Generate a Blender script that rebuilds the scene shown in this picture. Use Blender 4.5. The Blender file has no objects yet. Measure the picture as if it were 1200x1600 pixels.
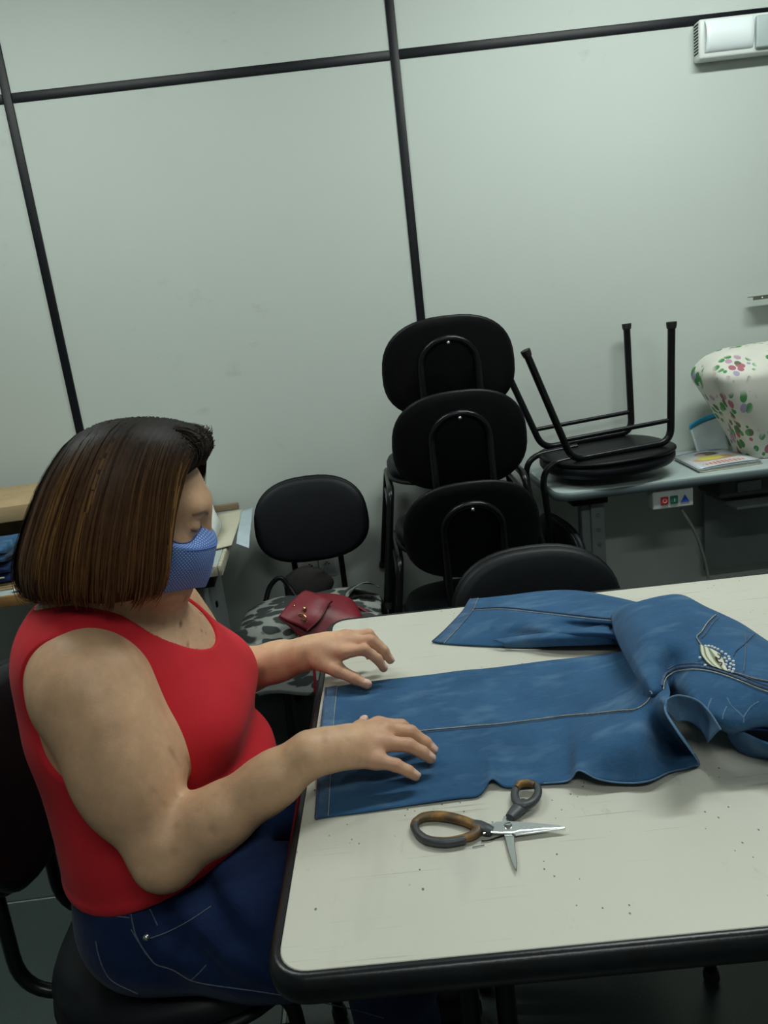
import bpy, bmesh, math, random
import numpy as np
from mathutils import Vector, Matrix

# ------------------------------------------------------------------ camera
CAM_POS = Vector((0.0, 0.0, 1.3175))
CAM_R = Vector((0.99225095, -0.04616493, -0.11535531))
CAM_U = Vector((0.1231262, 0.2407524, 0.96274515))
CAM_F = Vector((0.016673, 0.96948805, -0.24457091))
FOCAL = 1152.44                                     # in pixels of a 1200 x 1600 frame
sc = bpy.context.scene
COL = sc.collection
cam_data = bpy.data.cameras.new('camera')
cam_data.lens = FOCAL / 1600.0 * 36.0
cam_data.sensor_width = 36.0
cam_data.clip_start = 0.02
cam = bpy.data.objects.new('camera', cam_data)
COL.objects.link(cam)
cam.matrix_world = Matrix(((CAM_R.x, CAM_U.x, -CAM_F.x, CAM_POS.x),
                           (CAM_R.y, CAM_U.y, -CAM_F.y, CAM_POS.y),
                           (CAM_R.z, CAM_U.z, -CAM_F.z, CAM_POS.z),
                           (0, 0, 0, 1)))
sc.camera = cam

# ------------------------------------------------------------------ world, exposure
world = bpy.data.worlds.new('world')
world.use_nodes = True
world.node_tree.nodes['Background'].inputs[0].default_value = (0.5, 0.55, 0.55, 1)
world.node_tree.nodes['Background'].inputs[1].default_value = 0.02
sc.world = world
sc.view_settings.view_transform = 'Standard'
sc.view_settings.look = 'None'
sc.view_settings.gamma = 1.0
sc.view_settings.use_curve_mapping = False
sc.view_settings.exposure = 0.0

# ceiling fluorescent fittings of the room: (x, y, length axis, power)
FITTINGS = [(1.05, 1.60, 'x', 26.5), (-1.10, 1.60, 'x', 15.5), (0.2, -0.7, 'x', 14.5)]
ROOM = dict(x0=-2.6, x1=3.0, y0=-2.4, y1=2.6237, z1=2.78)

random.seed(7)
RNG = np.random.default_rng(7)


# ------------------------------------------------------------------ measuring: a picture point at a known depth
def _ray(px, py):
    return CAM_F + CAM_R * ((px - 600) / FOCAL) - CAM_U * ((py - 800) / FOCAL)


def at_z(px, py, z):
    d = _ray(px, py)
    return CAM_POS + d * ((z - CAM_POS.z) / d.z)


def at_y(px, py, y):
    d = _ray(px, py)
    return CAM_POS + d * (y / d.y)


# ------------------------------------------------------------------ materials
def new_mat(name):
    m = bpy.data.materials.new(name)
    m.use_nodes = True
    nt = m.node_tree
    b = nt.nodes['Principled BSDF']
    return m, nt, b


def N(nt, kind, **kw):
    n = nt.nodes.new(kind)
    for k, v in kw.items():
        setattr(n, k, v)
    return n


def ramp(nt, fac, stops):
    r = N(nt, 'ShaderNodeValToRGB')
    el = r.color_ramp.elements
    while len(el) > len(stops):
        el.remove(el[-1])
    while len(el) < len(stops):
        el.new(0.5)
    for e, (p, c) in zip(el, stops):
        e.position = p
        e.color = (*c, 1) if len(c) == 3 else c
    nt.links.new(fac, r.inputs[0])
    return r.outputs[0]


def texco(nt, which='Object', scale=(1, 1, 1), rot=(0, 0, 0)):
    t = N(nt, 'ShaderNodeTexCoord')
    m = N(nt, 'ShaderNodeMapping')
    m.inputs['Scale'].default_value = scale
    m.inputs['Rotation'].default_value = rot
    nt.links.new(t.outputs[which], m.inputs[0])
    return m.outputs[0]


def noise(nt, vec, scale, detail=4, rough=0.55):
    n = N(nt, 'ShaderNodeTexNoise')
    n.inputs['Scale'].default_value = scale
    n.inputs['Detail'].default_value = detail
    n.inputs['Roughness'].default_value = rough
    if vec is not None:
        nt.links.new(vec, n.inputs['Vector'])
    return n.outputs[0]


def mixc(nt, fac, a, b, blend='MIX'):
    n = N(nt, 'ShaderNodeMix', data_type='RGBA', blend_type=blend)
    for sock, v in ((n.inputs[0], fac), (n.inputs[6], a), (n.inputs[7], b)):
        if isinstance(v, (int, float)):
            sock.default_value = v
        elif isinstance(v, tuple):
            sock.default_value = (*v, 1) if len(v) == 3 else v
        else:
            nt.links.new(v, sock)
    return n.outputs[2]


def mth(nt, op, a, b=None, c=None):
    n = N(nt, 'ShaderNodeMath', operation=op)
    for i, v in enumerate((a, b, c)):
        if v is None:
            continue
        if isinstance(v, (int, float)):
            n.inputs[i].default_value = v
        else:
            nt.links.new(v, n.inputs[i])
    return n.outputs[0]


def bump(nt, b, height, strength=0.2, dist=0.002):
    n = N(nt, 'ShaderNodeBump')
    n.inputs['Strength'].default_value = strength
    n.inputs['Distance'].default_value = dist
    nt.links.new(height, n.inputs['Height'])
    nt.links.new(n.outputs[0], b.inputs['Normal'])


def plain(name, col, rough=0.5, metal=0.0, var=0.12, scale=30, bmp=0.0, spec=0.5):
    """a colour with slight natural variation and fine relief"""
    m, nt, b = new_mat(name)
    v = texco(nt)
    f = noise(nt, v, scale)
    c = ramp(nt, f, [(0.3, tuple(x * (1 - var) for x in col)), (0.7, tuple(min(1, x * (1 + var)) for x in col))])
    nt.links.new(c, b.inputs['Base Color'])
    b.inputs['Roughness'].default_value = rough
    b.inputs['Metallic'].default_value = metal
    b.inputs['Specular IOR Level'].default_value = spec
    if bmp:
        bump(nt, b, noise(nt, v, scale * 6), bmp, 0.001)
    return m


def mat_wall():
    m, nt, b = new_mat('partition_panel')
    v = texco(nt)
    f = noise(nt, v, 1.3, 3)
    c = ramp(nt, f, [(0.3, (0.575, 0.625, 0.585)), (0.7, (0.60, 0.655, 0.61))])
    g = noise(nt, texco(nt, scale=(1, 1, 1.6)), 9.0, 5, 0.7)
    sm = ramp(nt, g, [(0.60, (0, 0, 0)), (0.72, (1, 1, 1))])
    mk = noise(nt, v, 2.1, 2)
    sm2 = mth(nt, 'MULTIPLY', sm, ramp(nt, mk, [(0.5, (0, 0, 0)), (0.62, (0.35, 0.35, 0.35))]))
    c = mixc(nt, sm2, c, (0.42, 0.45, 0.41))
    nt.links.new(c, b.inputs['Base Color'])
    b.inputs['Roughness'].default_value = 0.55
    b.inputs['Specular IOR Level'].default_value = 0.35
    return m


def mat_laminate():
    m, nt, b = new_mat('cream_laminate')
    v = texco(nt)
    base = ramp(nt, noise(nt, v, 3.0, 4), [(0.3, (0.555, 0.54, 0.465)), (0.7, (0.60, 0.585, 0.51))])
    c = base
    # long straight knife scratches in two directions
    for k, (rz, dens) in enumerate(((0.35, 0.715), (-1.1, 0.715), (1.25, 0.71))):
        st = noise(nt, texco(nt, scale=(5.0, 240, 1), rot=(0, 0, rz)), 1.0, 2, 0.5)
        g = mth(nt, 'MULTIPLY', ramp(nt, st, [(dens - 0.03, (0, 0, 0)), (dens, (0.8, 0.8, 0.8))]), ramp(nt, noise(nt, v, 4 + k, 2), [(0.45, (0, 0, 0)), (0.58, (0.6, 0.6, 0.6))]))
        c = mixc(nt, g, c, (0.24, 0.22, 0.17))
    # smears and small dark specks
    s = noise(nt, texco(nt, scale=(1.6, 0.8, 1), rot=(0, 0, 0.6)), 30, 6, 0.75)
    s = ramp(nt, s, [(0.60, (0, 0, 0)), (0.72, (1, 1, 1))])
    s = mth(nt, 'MULTIPLY', s, ramp(nt, noise(nt, v, 5, 2), [(0.46, (0, 0, 0)), (0.60, (0.42, 0.42, 0.42))]))
    c = mixc(nt, s, c, (0.30, 0.28, 0.23))
    for sc__, rad, thr in ((48, 0.075, 0.53), (105, 0.11, 0.55)):
        vo = N(nt, 'ShaderNodeTexVoronoi')
        vo.inputs['Scale'].default_value = sc__
        nt.links.new(texco(nt, scale=(1.0, 0.7, 1), rot=(0, 0, 0.4)), vo.inputs['Vector'])
        dots = mth(nt, 'LESS_THAN', vo.outputs[0], rad)
        dots = mth(nt, 'MULTIPLY', dots, ramp(nt, noise(nt, v, 13, 2), [(thr, (0, 0, 0)), (thr + 0.04, (0.85, 0.85, 0.85))]))
        c = mixc(nt, dots, c, (0.06, 0.06, 0.055))
    # rubbed grey patch
    p = ramp(nt, noise(nt, texco(nt, scale=(3.5, 0.9, 1), rot=(0, 0, -0.25)), 3.6, 3), [(0.60, (0, 0, 0)), (0.70, (0.22, 0.22, 0.22))])
    c = mixc(nt, p, c, (0.40, 0.39, 0.36))
    nt.links.new(c, b.inputs['Base Color'])
    b.inputs['Roughness'].default_value = 0.38
    b.inputs['Specular IOR Level'].default_value = 0.4
    return m


def mat_denim(name, lo, hi, fade=None, rough=0.85, worn=0.5):
    m, nt, b = new_mat(name)
    v = texco(nt)
    w1 = N(nt, 'ShaderNodeTexWave')
    w1.inputs['Scale'].default_value = 240
    w1.inputs['Distortion'].default_value = 1.2
    w1.inputs['Detail'].default_value = 2
    nt.links.new(texco(nt, rot=(0, 0, 0.78)), w1.inputs['Vector'])
    big = noise(nt, v, 9, 5, 0.6)
    fine = noise(nt, texco(nt, scale=(1, 7, 1)), 160, 3, 0.7)
    f = mth(nt, 'ADD', mth(nt, 'MULTIPLY', big, 0.6), mth(nt, 'MULTIPLY', fine, 0.4))
    c = ramp(nt, f, [(0.36, lo), (0.66, hi)])
    if fade:
        # whiskers rubbed pale by wear, in their own places on the cloth
        fa = ramp(nt, noise(nt, texco(nt, scale=(2, 5, 2), rot=(0, 0, 0.5)), 6, 3), [(0.52, (0, 0, 0)), (0.74, (worn, worn, worn))])
        c = mixc(nt, fa, c, fade)
    nt.links.new(c, b.inputs['Base Color'])
    b.inputs['Roughness'].default_value = rough
    b.inputs['Specular IOR Level'].default_value = 0.2
    b.inputs['Sheen Weight'].default_value = 0.08
    b.inputs['Sheen Roughness'].default_value = 0.4
    b1 = N(nt, 'ShaderNodeBump')
    b1.inputs['Strength'].default_value = 0.5
    b1.inputs['Distance'].default_value = 0.006
    nt.links.new(noise(nt, texco(nt, scale=(1, 1.8, 1), rot=(0, 0, 0.7)), 16, 4, 0.55), b1.inputs['Height'])
    b2 = N(nt, 'ShaderNodeBump')
    b2.inputs['Strength'].default_value = 0.25
    b2.inputs['Distance'].default_value = 0.0006
    nt.links.new(mth(nt, 'ADD', w1.outputs[1], fine), b2.inputs['Height'])
    nt.links.new(b1.outputs[0], b2.inputs['Normal'])
    nt.links.new(b2.outputs[0], b.inputs['Normal'])
    return m


def mat_attr(name, rough=0.5, spec=0.4, sub=0.0, subcol=(0.9, 0.4, 0.25), mottle=0.10, bmp=0.15, mscale=55):
    """colour from a per-point attribute, broken up by fine mottling"""
    m, nt, b = new_mat(name)
    a = N(nt, 'ShaderNodeVertexColor', layer_name='col')
    v = texco(nt)
    f = noise(nt, v, mscale, 5, 0.65)
    k = ramp(nt, f, [(0.3, (1 - mottle,) * 3), (0.7, (1 + mottle * 0.4,) * 3)])
    c = mixc(nt, 1.0, a.outputs[0], k, 'MULTIPLY')
    nt.links.new(c, b.inputs['Base Color'])
    b.inputs['Roughness'].default_value = rough
    b.inputs['Specular IOR Level'].default_value = spec
    if sub:
        b.inputs['Subsurface Weight'].default_value = sub
        b.inputs['Subsurface Radius'].default_value = (0.012, 0.005, 0.003)
    if bmp:
        bump(nt, b, noise(nt, v, 420, 3), bmp, 0.0006)
    return m, nt, b


M = {}
M['wall'] = mat_wall()
M['profile'] = plain('black_profile', (0.004, 0.005, 0.008), 0.42, 0.0, 0.2, 12, 0, 0.3)
M['backing'] = plain('plaster', (0.36, 0.38, 0.36), 0.8)
M['ceiling'] = plain('ceiling_paint', (0.72, 0.75, 0.72), 0.85)
M['laminate'] = mat_laminate()
M['edge'] = plain('black_edge', (0.006, 0.007, 0.009), 0.30, 0.0, 0.4, 40, 0.15, 0.4)
M['tube'] = plain('black_tube', (0.004, 0.0045, 0.006), 0.30, 0.0, 0.25, 60, 0, 0.35)
M['vinyl'] = plain('black_vinyl', (0.0045, 0.006, 0.009), 0.50, 0.0, 0.15, 20, 0.3, 0.28)
M['shell'] = plain('black_plastic', (0.003, 0.0035, 0.0045), 0.45, 0.0, 0.2, 40, 0.2, 0.22)
M['rubber'] = plain('rubber', (0.010, 0.010, 0.010), 0.6)
M['steel'] = plain('steel', (0.62, 0.63, 0.64), 0.28, 1.0, 0.08, 60)
M['screw'] = plain('zinc_screw', (0.5, 0.5, 0.5), 0.35, 1.0)
M['greytop'] = plain('grey_laminate', (0.42, 0.50, 0.49), 0.42, 0, 0.05, 8)
M['greyedge'] = plain('grey_edge', (0.095, 0.125, 0.135), 0.45, 0, 0.08, 10)
M['greymetal'] = plain('grey_metal', (0.20, 0.235, 0.23), 0.5, 0, 0.1, 10)
M['woodedge'] = plain('wood_edge', (0.33, 0.17, 0.06), 0.5, 0, 0.3, 14)
M['tan'] = plain('tan_board', (0.42, 0.30, 0.16), 0.7, 0, 0.12, 12)
M['card'] = plain('brown_card', (0.30, 0.22, 0.13), 0.85, 0, 0.2, 16)
M['cream'] = plain('cream_paper', (0.55, 0.52, 0.40), 0.8, 0, 0.05, 10)
M['white'] = plain('white_plastic', (0.72, 0.76, 0.74), 0.4, 0, 0.03, 10)
M['paper'] = plain('white_paper', (0.62, 0.64, 0.60), 0.8, 0, 0.05, 10)
M['bluepaper'] = plain('pale_blue_paper', (0.42, 0.50, 0.55), 0.7, 0, 0.08, 10)
M['denim'] = mat_denim('denim', (0.022, 0.075, 0.165), (0.040, 0.120, 0.245), (0.12, 0.22, 0.34), worn=0.5)
M['denim_in'] = mat_denim('denim_inside', (0.085, 0.175, 0.30), (0.14, 0.26, 0.40))
M['denim_dark'] = mat_denim('denim_dark', (0.004, 0.012, 0.050), (0.009, 0.024, 0.085), (0.015, 0.04, 0.12), worn=0.6)
M['denim_hem'] = mat_denim('denim_hem', (0.018, 0.055, 0.125), (0.085, 0.165, 0.28), (0.16, 0.26, 0.38), worn=0.7)
M['thread'] = plain('pale_thread', (0.40, 0.38, 0.30), 0.8, 0, 0.3, 300)
M['faded_denim'] = plain('faded_denim', (0.085, 0.165, 0.28), 0.85)
M['crystal'] = plain('crystal_stud', (0.80, 0.84, 0.86), 0.12, 0.0, 0.05, 40, 0, 0.9)
M['thread_blue'] = plain('blue_thread', (0.05, 0.09, 0.17), 0.8, 0, 0.3, 300)
M['thread_dim'] = plain('faded_thread', (0.10, 0.12, 0.16), 0.8, 0, 0.3, 300)


def mat_floor():
    m, nt, b = new_mat('floor_tile')
    v = texco(nt)
    c = ramp(nt, noise(nt, v, 2.0, 5), [(0.3, (0.030, 0.044, 0.040)), (0.7, (0.046, 0.062, 0.056))])
    sp = ramp(nt, noise(nt, v, 260, 2), [(0.62, (0, 0, 0)), (0.7, (0.5, 0.5, 0.5))])
    c = mixc(nt, sp, c, (0.12, 0.14, 0.13))
    nt.links.new(c, b.inputs['Base Color'])
    b.inputs['Roughness'].default_value = 0.35
    return m


M['floor'] = mat_floor()
M['grout'] = plain('grout', (0.17, 0.19, 0.17), 0.8)


# ------------------------------------------------------------------ mesh helpers
def link(name, me, mat=None, parent=None, smooth=True, autosmooth=None):
    o = bpy.data.objects.new(name, me)
    COL.objects.link(o)
    if mat is not None:
        if len(me.materials) == 0:
            me.materials.append(mat)
    if parent is not None:
        o.parent = parent
    if smooth and len(me.polygons):
        me.polygons.foreach_set('use_smooth', [True] * len(me.polygons))
        if autosmooth is not None:
            me.set_sharp_from_angle(angle=math.radians(autosmooth))
    return o


def from_bm(name, bm, mat, parent=None, smooth=True, autosmooth=40):
    bmesh.ops.recalc_face_normals(bm, faces=bm.faces)
    me = bpy.data.meshes.new(name)
    bm.to_mesh(me)
    bm.free()
    return link(name, me, mat, parent, smooth, autosmooth)


def empty(name, loc=(0, 0, 0), rz=0.0):
    o = bpy.data.objects.new(name, None)
    o.empty_display_size = 0.05
    COL.objects.link(o)
    o.location = loc
    o.rotation_euler = (0, 0, rz)
    return o


def tag(o, label, cat, group=None):
    o['label'] = label
    o['category'] = cat
    if group:
        o['group'] = group
    return o


def struct(o):
    o['kind'] = 'structure'
    return o


def box(name, lo, hi, mat, parent=None, bev=0.0, seg=2):
    bm = bmesh.new()
    bmesh.ops.create_cube(bm, size=1)
    lo, hi = Vector(lo), Vector(hi)
    for v in bm.verts:
        v.co = Vector([lo[i] + (v.co[i] + 0.5) * (hi[i] - lo[i]) for i in range(3)])
    if bev:
        bmesh.ops.bevel(bm, geom=bm.edges[:], offset=bev, segments=seg, affect='EDGES', profile=0.5)
    return from_bm(name, bm, mat, parent)


def crom(pts, n):
    """Catmull-Rom through pts (k, d) sampled n per span"""
    P = np.asarray([list(p) for p in pts], float)
    P = np.vstack([2 * P[0] - P[1], P, 2 * P[-1] - P[-2]])
    out = []
    for i in range(1, len(P) - 2):
        for t in np.arange(n) / n:
            a, b_, c, d = P[i - 1], P[i], P[i + 1], P[i + 2]
            out.append(0.5 * (2 * b_ + (c - a) * t + (2 * a - 5 * b_ + 4 * c - d) * t * t + (3 * b_ - a - 3 * c + d) * t ** 3))
    out.append(P[-2])
    return np.array(out)


def tube_bm(bm, pts, r, seg=10, cap=True):
    """a swept round tube; r a number or a list of radii"""
    P = [Vector(p) for p in pts]
    n = len(P)
    rr = [r] * n if isinstance(r, (int, float)) else list(r)
    T = []
    for i in range(n):
        t = P[min(i + 1, n - 1)] - P[max(i - 1, 0)]
        T.append(t.normalized() if t.length > 1e-9 else Vector((0, 0, 1)))
    up = Vector((0, 0, 1)) if abs(T[0].z) < 0.9 else Vector((1, 0, 0))
    nrm = (up - T[0] * up.dot(T[0])).normalized()
    rings = []
    for i in range(n):
        nrm = (nrm - T[i] * nrm.dot(T[i]))
        nrm.normalize()
        bn = T[i].cross(nrm)
        rings.append([bm.verts.new(P[i] + (nrm * math.cos(a) + bn * math.sin(a)) * rr[i]) for a in [2 * math.pi * k / seg for k in range(seg)]])
    for i in range(n - 1):
        for k in range(seg):
            bm.faces.new((rings[i][k], rings[i][(k + 1) % seg], rings[i + 1][(k + 1) % seg], rings[i + 1][k]))
    if cap:
        bm.faces.new(rings[0][::-1])
        bm.faces.new(rings[-1])
    return bm


def tube(name, pts, r, mat, parent=None, seg=10, smooth_n=0):
    if smooth_n:
        pts = crom(pts, smooth_n)
    bm = bmesh.new()
    tube_bm(bm, pts, r, seg)
    return from_bm(name, bm, mat, parent, True, 60)


def fillet(pts, rad, n=6):
    """polyline with its corners rounded"""
    P = [Vector(p) for p in pts]
    out = [P[0]]
    for i in range(1, len(P) - 1):
        a, b_, c = P[i - 1], P[i], P[i + 1]
        d1, d2 = (a - b_), (c - b_)
        L = min(rad, d1.length * 0.49, d2.length * 0.49)
        p1, p2 = b_ + d1.normalized() * L, b_ + d2.normalized() * L
        for k in range(n + 1):
            t = k / n
            out.append(p1 * (1 - t) ** 2 + b_ * 2 * t * (1 - t) + p2 * t * t)
    out.append(P[-1])
    return out


def prism(name, outline, z0, z1, mat, parent=None, bev=0.0, smooth_ang=40, seg=2):
    """extrude a 2D outline (x, y) from z0 to z1"""
    bm = bmesh.new()
    vs = [bm.verts.new((p[0], p[1], z0)) for p in outline]
    f = bm.faces.new(vs)
    ret = bmesh.ops.extrude_face_region(bm, geom=[f])
    for v in ret['geom']:
        if isinstance(v, bmesh.types.BMVert):
            v.co.z = z1
    if bev:
        bm.normal_update()
        ed = [e for e in bm.edges if abs(e.verts[0].co.z - e.verts[1].co.z) < 1e-6]
        bmesh.ops.bevel(bm, geom=ed, offset=bev, segments=seg, affect='EDGES', profile=0.5)
    return from_bm(name, bm, mat, parent, True, smooth_ang)


def round_rect(x0, y0, x1, y1, r, n=6):
    out = []
    for cx, cy, a0 in ((x1 - r, y0 + r, -90), (x1 - r, y1 - r, 0), (x0 + r, y1 - r, 90), (x0 + r, y0 + r, 180)):
        for k in range(n + 1):
            a = math.radians(a0 + 90 * k / n)
            out.append((cx + r * math.cos(a), cy + r * math.sin(a)))
    return out


def copy_tree(o, parent=None):
    c = o.copy()
    COL.objects.link(c)
    c.parent = parent
    for ch in o.children:
        copy_tree(ch, c)
    return c


def net(ctrl, nu=8, nv=8):
    """a smooth surface through a net of 3D control points: rows x columns x 3 -> dense grid"""
    C = np.asarray([[list(p) for p in row] for row in ctrl], float)
    A = np.stack([crom(C[i], nv) for i in range(C.shape[0])])
    return np.stack([crom(A[:, j], nu) for j in range(A.shape[1])], 1)


def grid_mesh(name, G, mat, parent=None, closed_v=False, uv=True, solid=0.0, offset=0.0):
    nu, nv = G.shape[:2]
    verts = G.reshape(-1, 3)
    faces = []
    for i in range(nu - 1):
        for j in range(nv - 1 + (1 if closed_v else 0)):
            j2 = (j + 1) % nv
            faces.append((i * nv + j, i * nv + j2, (i + 1) * nv + j2, (i + 1) * nv + j))
    me = bpy.data.meshes.new(name)
    me.from_pydata(verts.tolist(), [], faces)
    if uv:
        ul = me.uv_layers.new(name='UVMap')
        du = np.linalg.norm(np.diff(G, axis=0), axis=2).mean(1)
        dv = np.linalg.norm(np.diff(G, axis=1), axis=2).mean(0)
        U = np.concatenate([[0], np.cumsum(du)])
        V = np.concatenate([[0], np.cumsum(dv)])
        if closed_v:
            V = np.concatenate([V, [V[-1] + 0.01]])
        idx = np.zeros(len(me.loops), int)
        me.loops.foreach_get('vertex_index', idx)
        uvs = np.stack([U[idx // nv], V[idx % nv]], 1)
        ul.data.foreach_set('uv', uvs.ravel())
    o = link(name, me, mat, parent)
    if solid:
        md = o.modifiers.new('thickness', 'SOLIDIFY')
        md.thickness = solid
        md.offset = offset
    return o


def smooth_noise(P, scale, seed=0):
    """cheap smooth pseudo-noise from summed sines, in about -1..1"""
    rs = np.random.default_rng(seed)
    out = np.zeros(P.shape[:-1])
    for k in range(7):
        d = rs.normal(size=3)
        d /= np.linalg.norm(d)
        out += np.sin(P @ (d * scale * rs.uniform(0.6, 1.8)) + rs.uniform(0, 6.28))
    return out / 4.0

# ================================================================== the room
R = ROOM
Y1 = R['y1']
fl = struct(box('floor', (R['x0'], R['y0'], -0.12), (R['x1'], Y1 + 0.1, -0.004), M['grout']))
tile_me = None
for i in range(-3, 4):
    for j in range(-3, 4):
        x0, y0 = -0.30 + i * 1.0, -0.36 + j * 1.0
        xa, xb = max(x0 + 0.004, R['x0']), min(x0 + 0.996, R['x1'])
        ya, yb = max(y0 + 0.004, R['y0']), min(y0 + 0.996, Y1)
        if xb - xa < 0.05 or yb - ya < 0.05:
            continue
        if xb - xa > 0.99 and yb - ya > 0.99:
            if tile_me is None:
                o = box('tile', (0, 0, -0.02), (0.992, 0.992, 0), M['floor'], fl, 0.002, 1)
                tile_me = o.data
            else:
                o = link('tile', tile_me, M['floor'], fl)
            o.location = (xa, ya, 0)
        else:
            box('tile', (xa, ya, -0.02), (xb, yb, 0), M['floor'], fl, 0.002, 1)

struct(box('ceiling', (R['x0'], R['y0'], R['z1']), (R['x1'], Y1 + 0.1, R['z1'] + 0.1), M['ceiling']))
struct(box('wall_left', (R['x0'] - 0.1, R['y0'], 0), (R['x0'], Y1 + 0.1, R['z1']), M['backing']))
struct(box('wall_right', (R['x1'], R['y0'], 0), (R['x1'] + 0.1, Y1 + 0.1, R['z1']), M['backing']))
struct(box('wall_front', (R['x0'] - 0.1, R['y0'] - 0.1, 0), (R['x1'] + 0.1, R['y0'], R['z1']), M['backing']))

# back wall: a partition of laminate panels held in black profiles
wb = struct(box('wall_back', (R['x0'], Y1 + 0.032, 0), (R['x1'], Y1 + 0.1, R['z1']), M['backing']))
XS = [R['x0'] - 0.015, 0.2513 - 2 * 1.23, 0.2513 - 1.23, 0.2513, 0.2513 + 1.26, 0.2513 + 2 * 1.245, R['x1'] + 0.015]
ZS = [0.05, 2.14, R['z1'] + 0.015]
PW = 0.0145
for i in range(len(XS) - 1):
    for j in range(2):
        box('panel', (XS[i] + PW - 0.004, Y1, ZS[j] + PW - 0.004), (XS[i + 1] - PW + 0.004, Y1 + 0.030, ZS[j + 1] - PW + 0.004), M['wall'], wb, 0.0015, 1)
n = 1
for x in XS[1:-1]:
    struct(box('trim_%d' % n, (x - PW, Y1 - 0.006, 0.0), (x + PW, Y1 + 0.03, R['z1']), M['profile'], None, 0.003, 2))
    n += 1
for i in range(len(XS) - 1):
    struct(box('trim_%d' % n, (XS[i] + PW, Y1 - 0.0045, 2.14 - PW), (XS[i + 1] - PW, Y1 + 0.03, 2.14 + PW), M['profile'], None, 0.003, 2))
    n += 1
struct(box('baseboard_back', (R['x0'], Y1 - 0.006, 0.0), (R['x1'], Y1 + 0.03, 0.062), M['profile'], None, 0.003, 2))

# ceiling lamps
m, nt, b = new_mat('fluorescent_tube')
b.inputs['Base Color'].default_value = (0.9, 0.95, 0.93, 1)
b.inputs['Emission Color'].default_value = (0.86, 1.0, 0.94, 1)
b.inputs['Emission Strength'].default_value = 6.0
M['lamp'] = m
LAMP_LABELS = ['white twin tube ceiling lamp above the chair-stacking corner', 'white twin tube ceiling lamp above the seated woman', 'white twin tube ceiling lamp behind the viewer']
for (x, y, ax, pw), lab in zip(FITTINGS, LAMP_LABELS):
    t = tag(empty('ceiling_lamp', (x, y, R['z1']), 0 if ax == 'x' else math.pi / 2), lab, 'lamp', 'ceiling lamps')
    box('housing', (-0.62, -0.10, -0.05), (0.62, 0.10, 0), M['white'], t, 0.008)
    for s in (-1, 1):
        tube('tube', [(-0.59, s * 0.05, -0.075), (0.59, s * 0.05, -0.075)], 0.014, M['lamp'], t, 10)
    ld = bpy.data.lights.new('lamp_light', 'AREA')
    ld.shape = 'RECTANGLE'
    ld.size, ld.size_y = 1.2, 0.16
    ld.energy = pw
    ld.color = (0.93, 1.0, 0.955)
    lo = bpy.data.objects.new('lamp_light', ld)
    COL.objects.link(lo)
    lo.parent = t
    lo.location = (0, 0, -0.095)


# ================================================================== chairs
def super_outline(w, h, n=2.7, k=40, taper=0.0):
    out = []
    for i in range(k):
        a = 2 * math.pi * i / k
        c, s = math.cos(a), math.sin(a)
        x = math.copysign(abs(c) ** (2 / n), c) * w / 2
        y = math.copysign(abs(s) ** (2 / n), s) * h / 2
        out.append((x * (1 + taper * y / h), y))
    return out


def pad_mesh(name, outline, t0, t1, mat, parent, bulge, place):
    """a cushion: rings of the outline from the back face over the rim to the front face"""
    prof = [(0.0, t0), (0.80, t0), (0.95, t0 + 0.1 * (t1 - t0)), (1.0, t0 + 0.35 * (t1 - t0)), (1.0, t0 + 0.62 * (t1 - t0)),
            (0.965, t0 + 0.88 * (t1 - t0)), (0.88, t1), (0.66, t1 + bulge * 0.55), (0.34, t1 + bulge * 0.9), (0.0, t1 + bulge)]
    bm = bmesh.new()
    rings = []
    for s, d in prof:
        if s == 0:
            rings.append([bm.verts.new(place(0, 0, d))])
        else:
            rings.append([bm.verts.new(place(p[0] * s, p[1] * s, d)) for p in outline])
    K = len(outline)
    for a, b_ in zip(rings[:-1], rings[1:]):
        for i in range(K):
            j = (i + 1) % K
            if len(a) == 1:
                bm.faces.new((a[0], b_[j], b_[i]))
            elif len(b_) == 1:
                bm.faces.new((a[i], a[j], b_[0]))
            else:
                bm.faces.new((a[i], a[j], b_[j], b_[i]))
    return from_bm(name, bm, mat, parent, True, 75)


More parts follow.
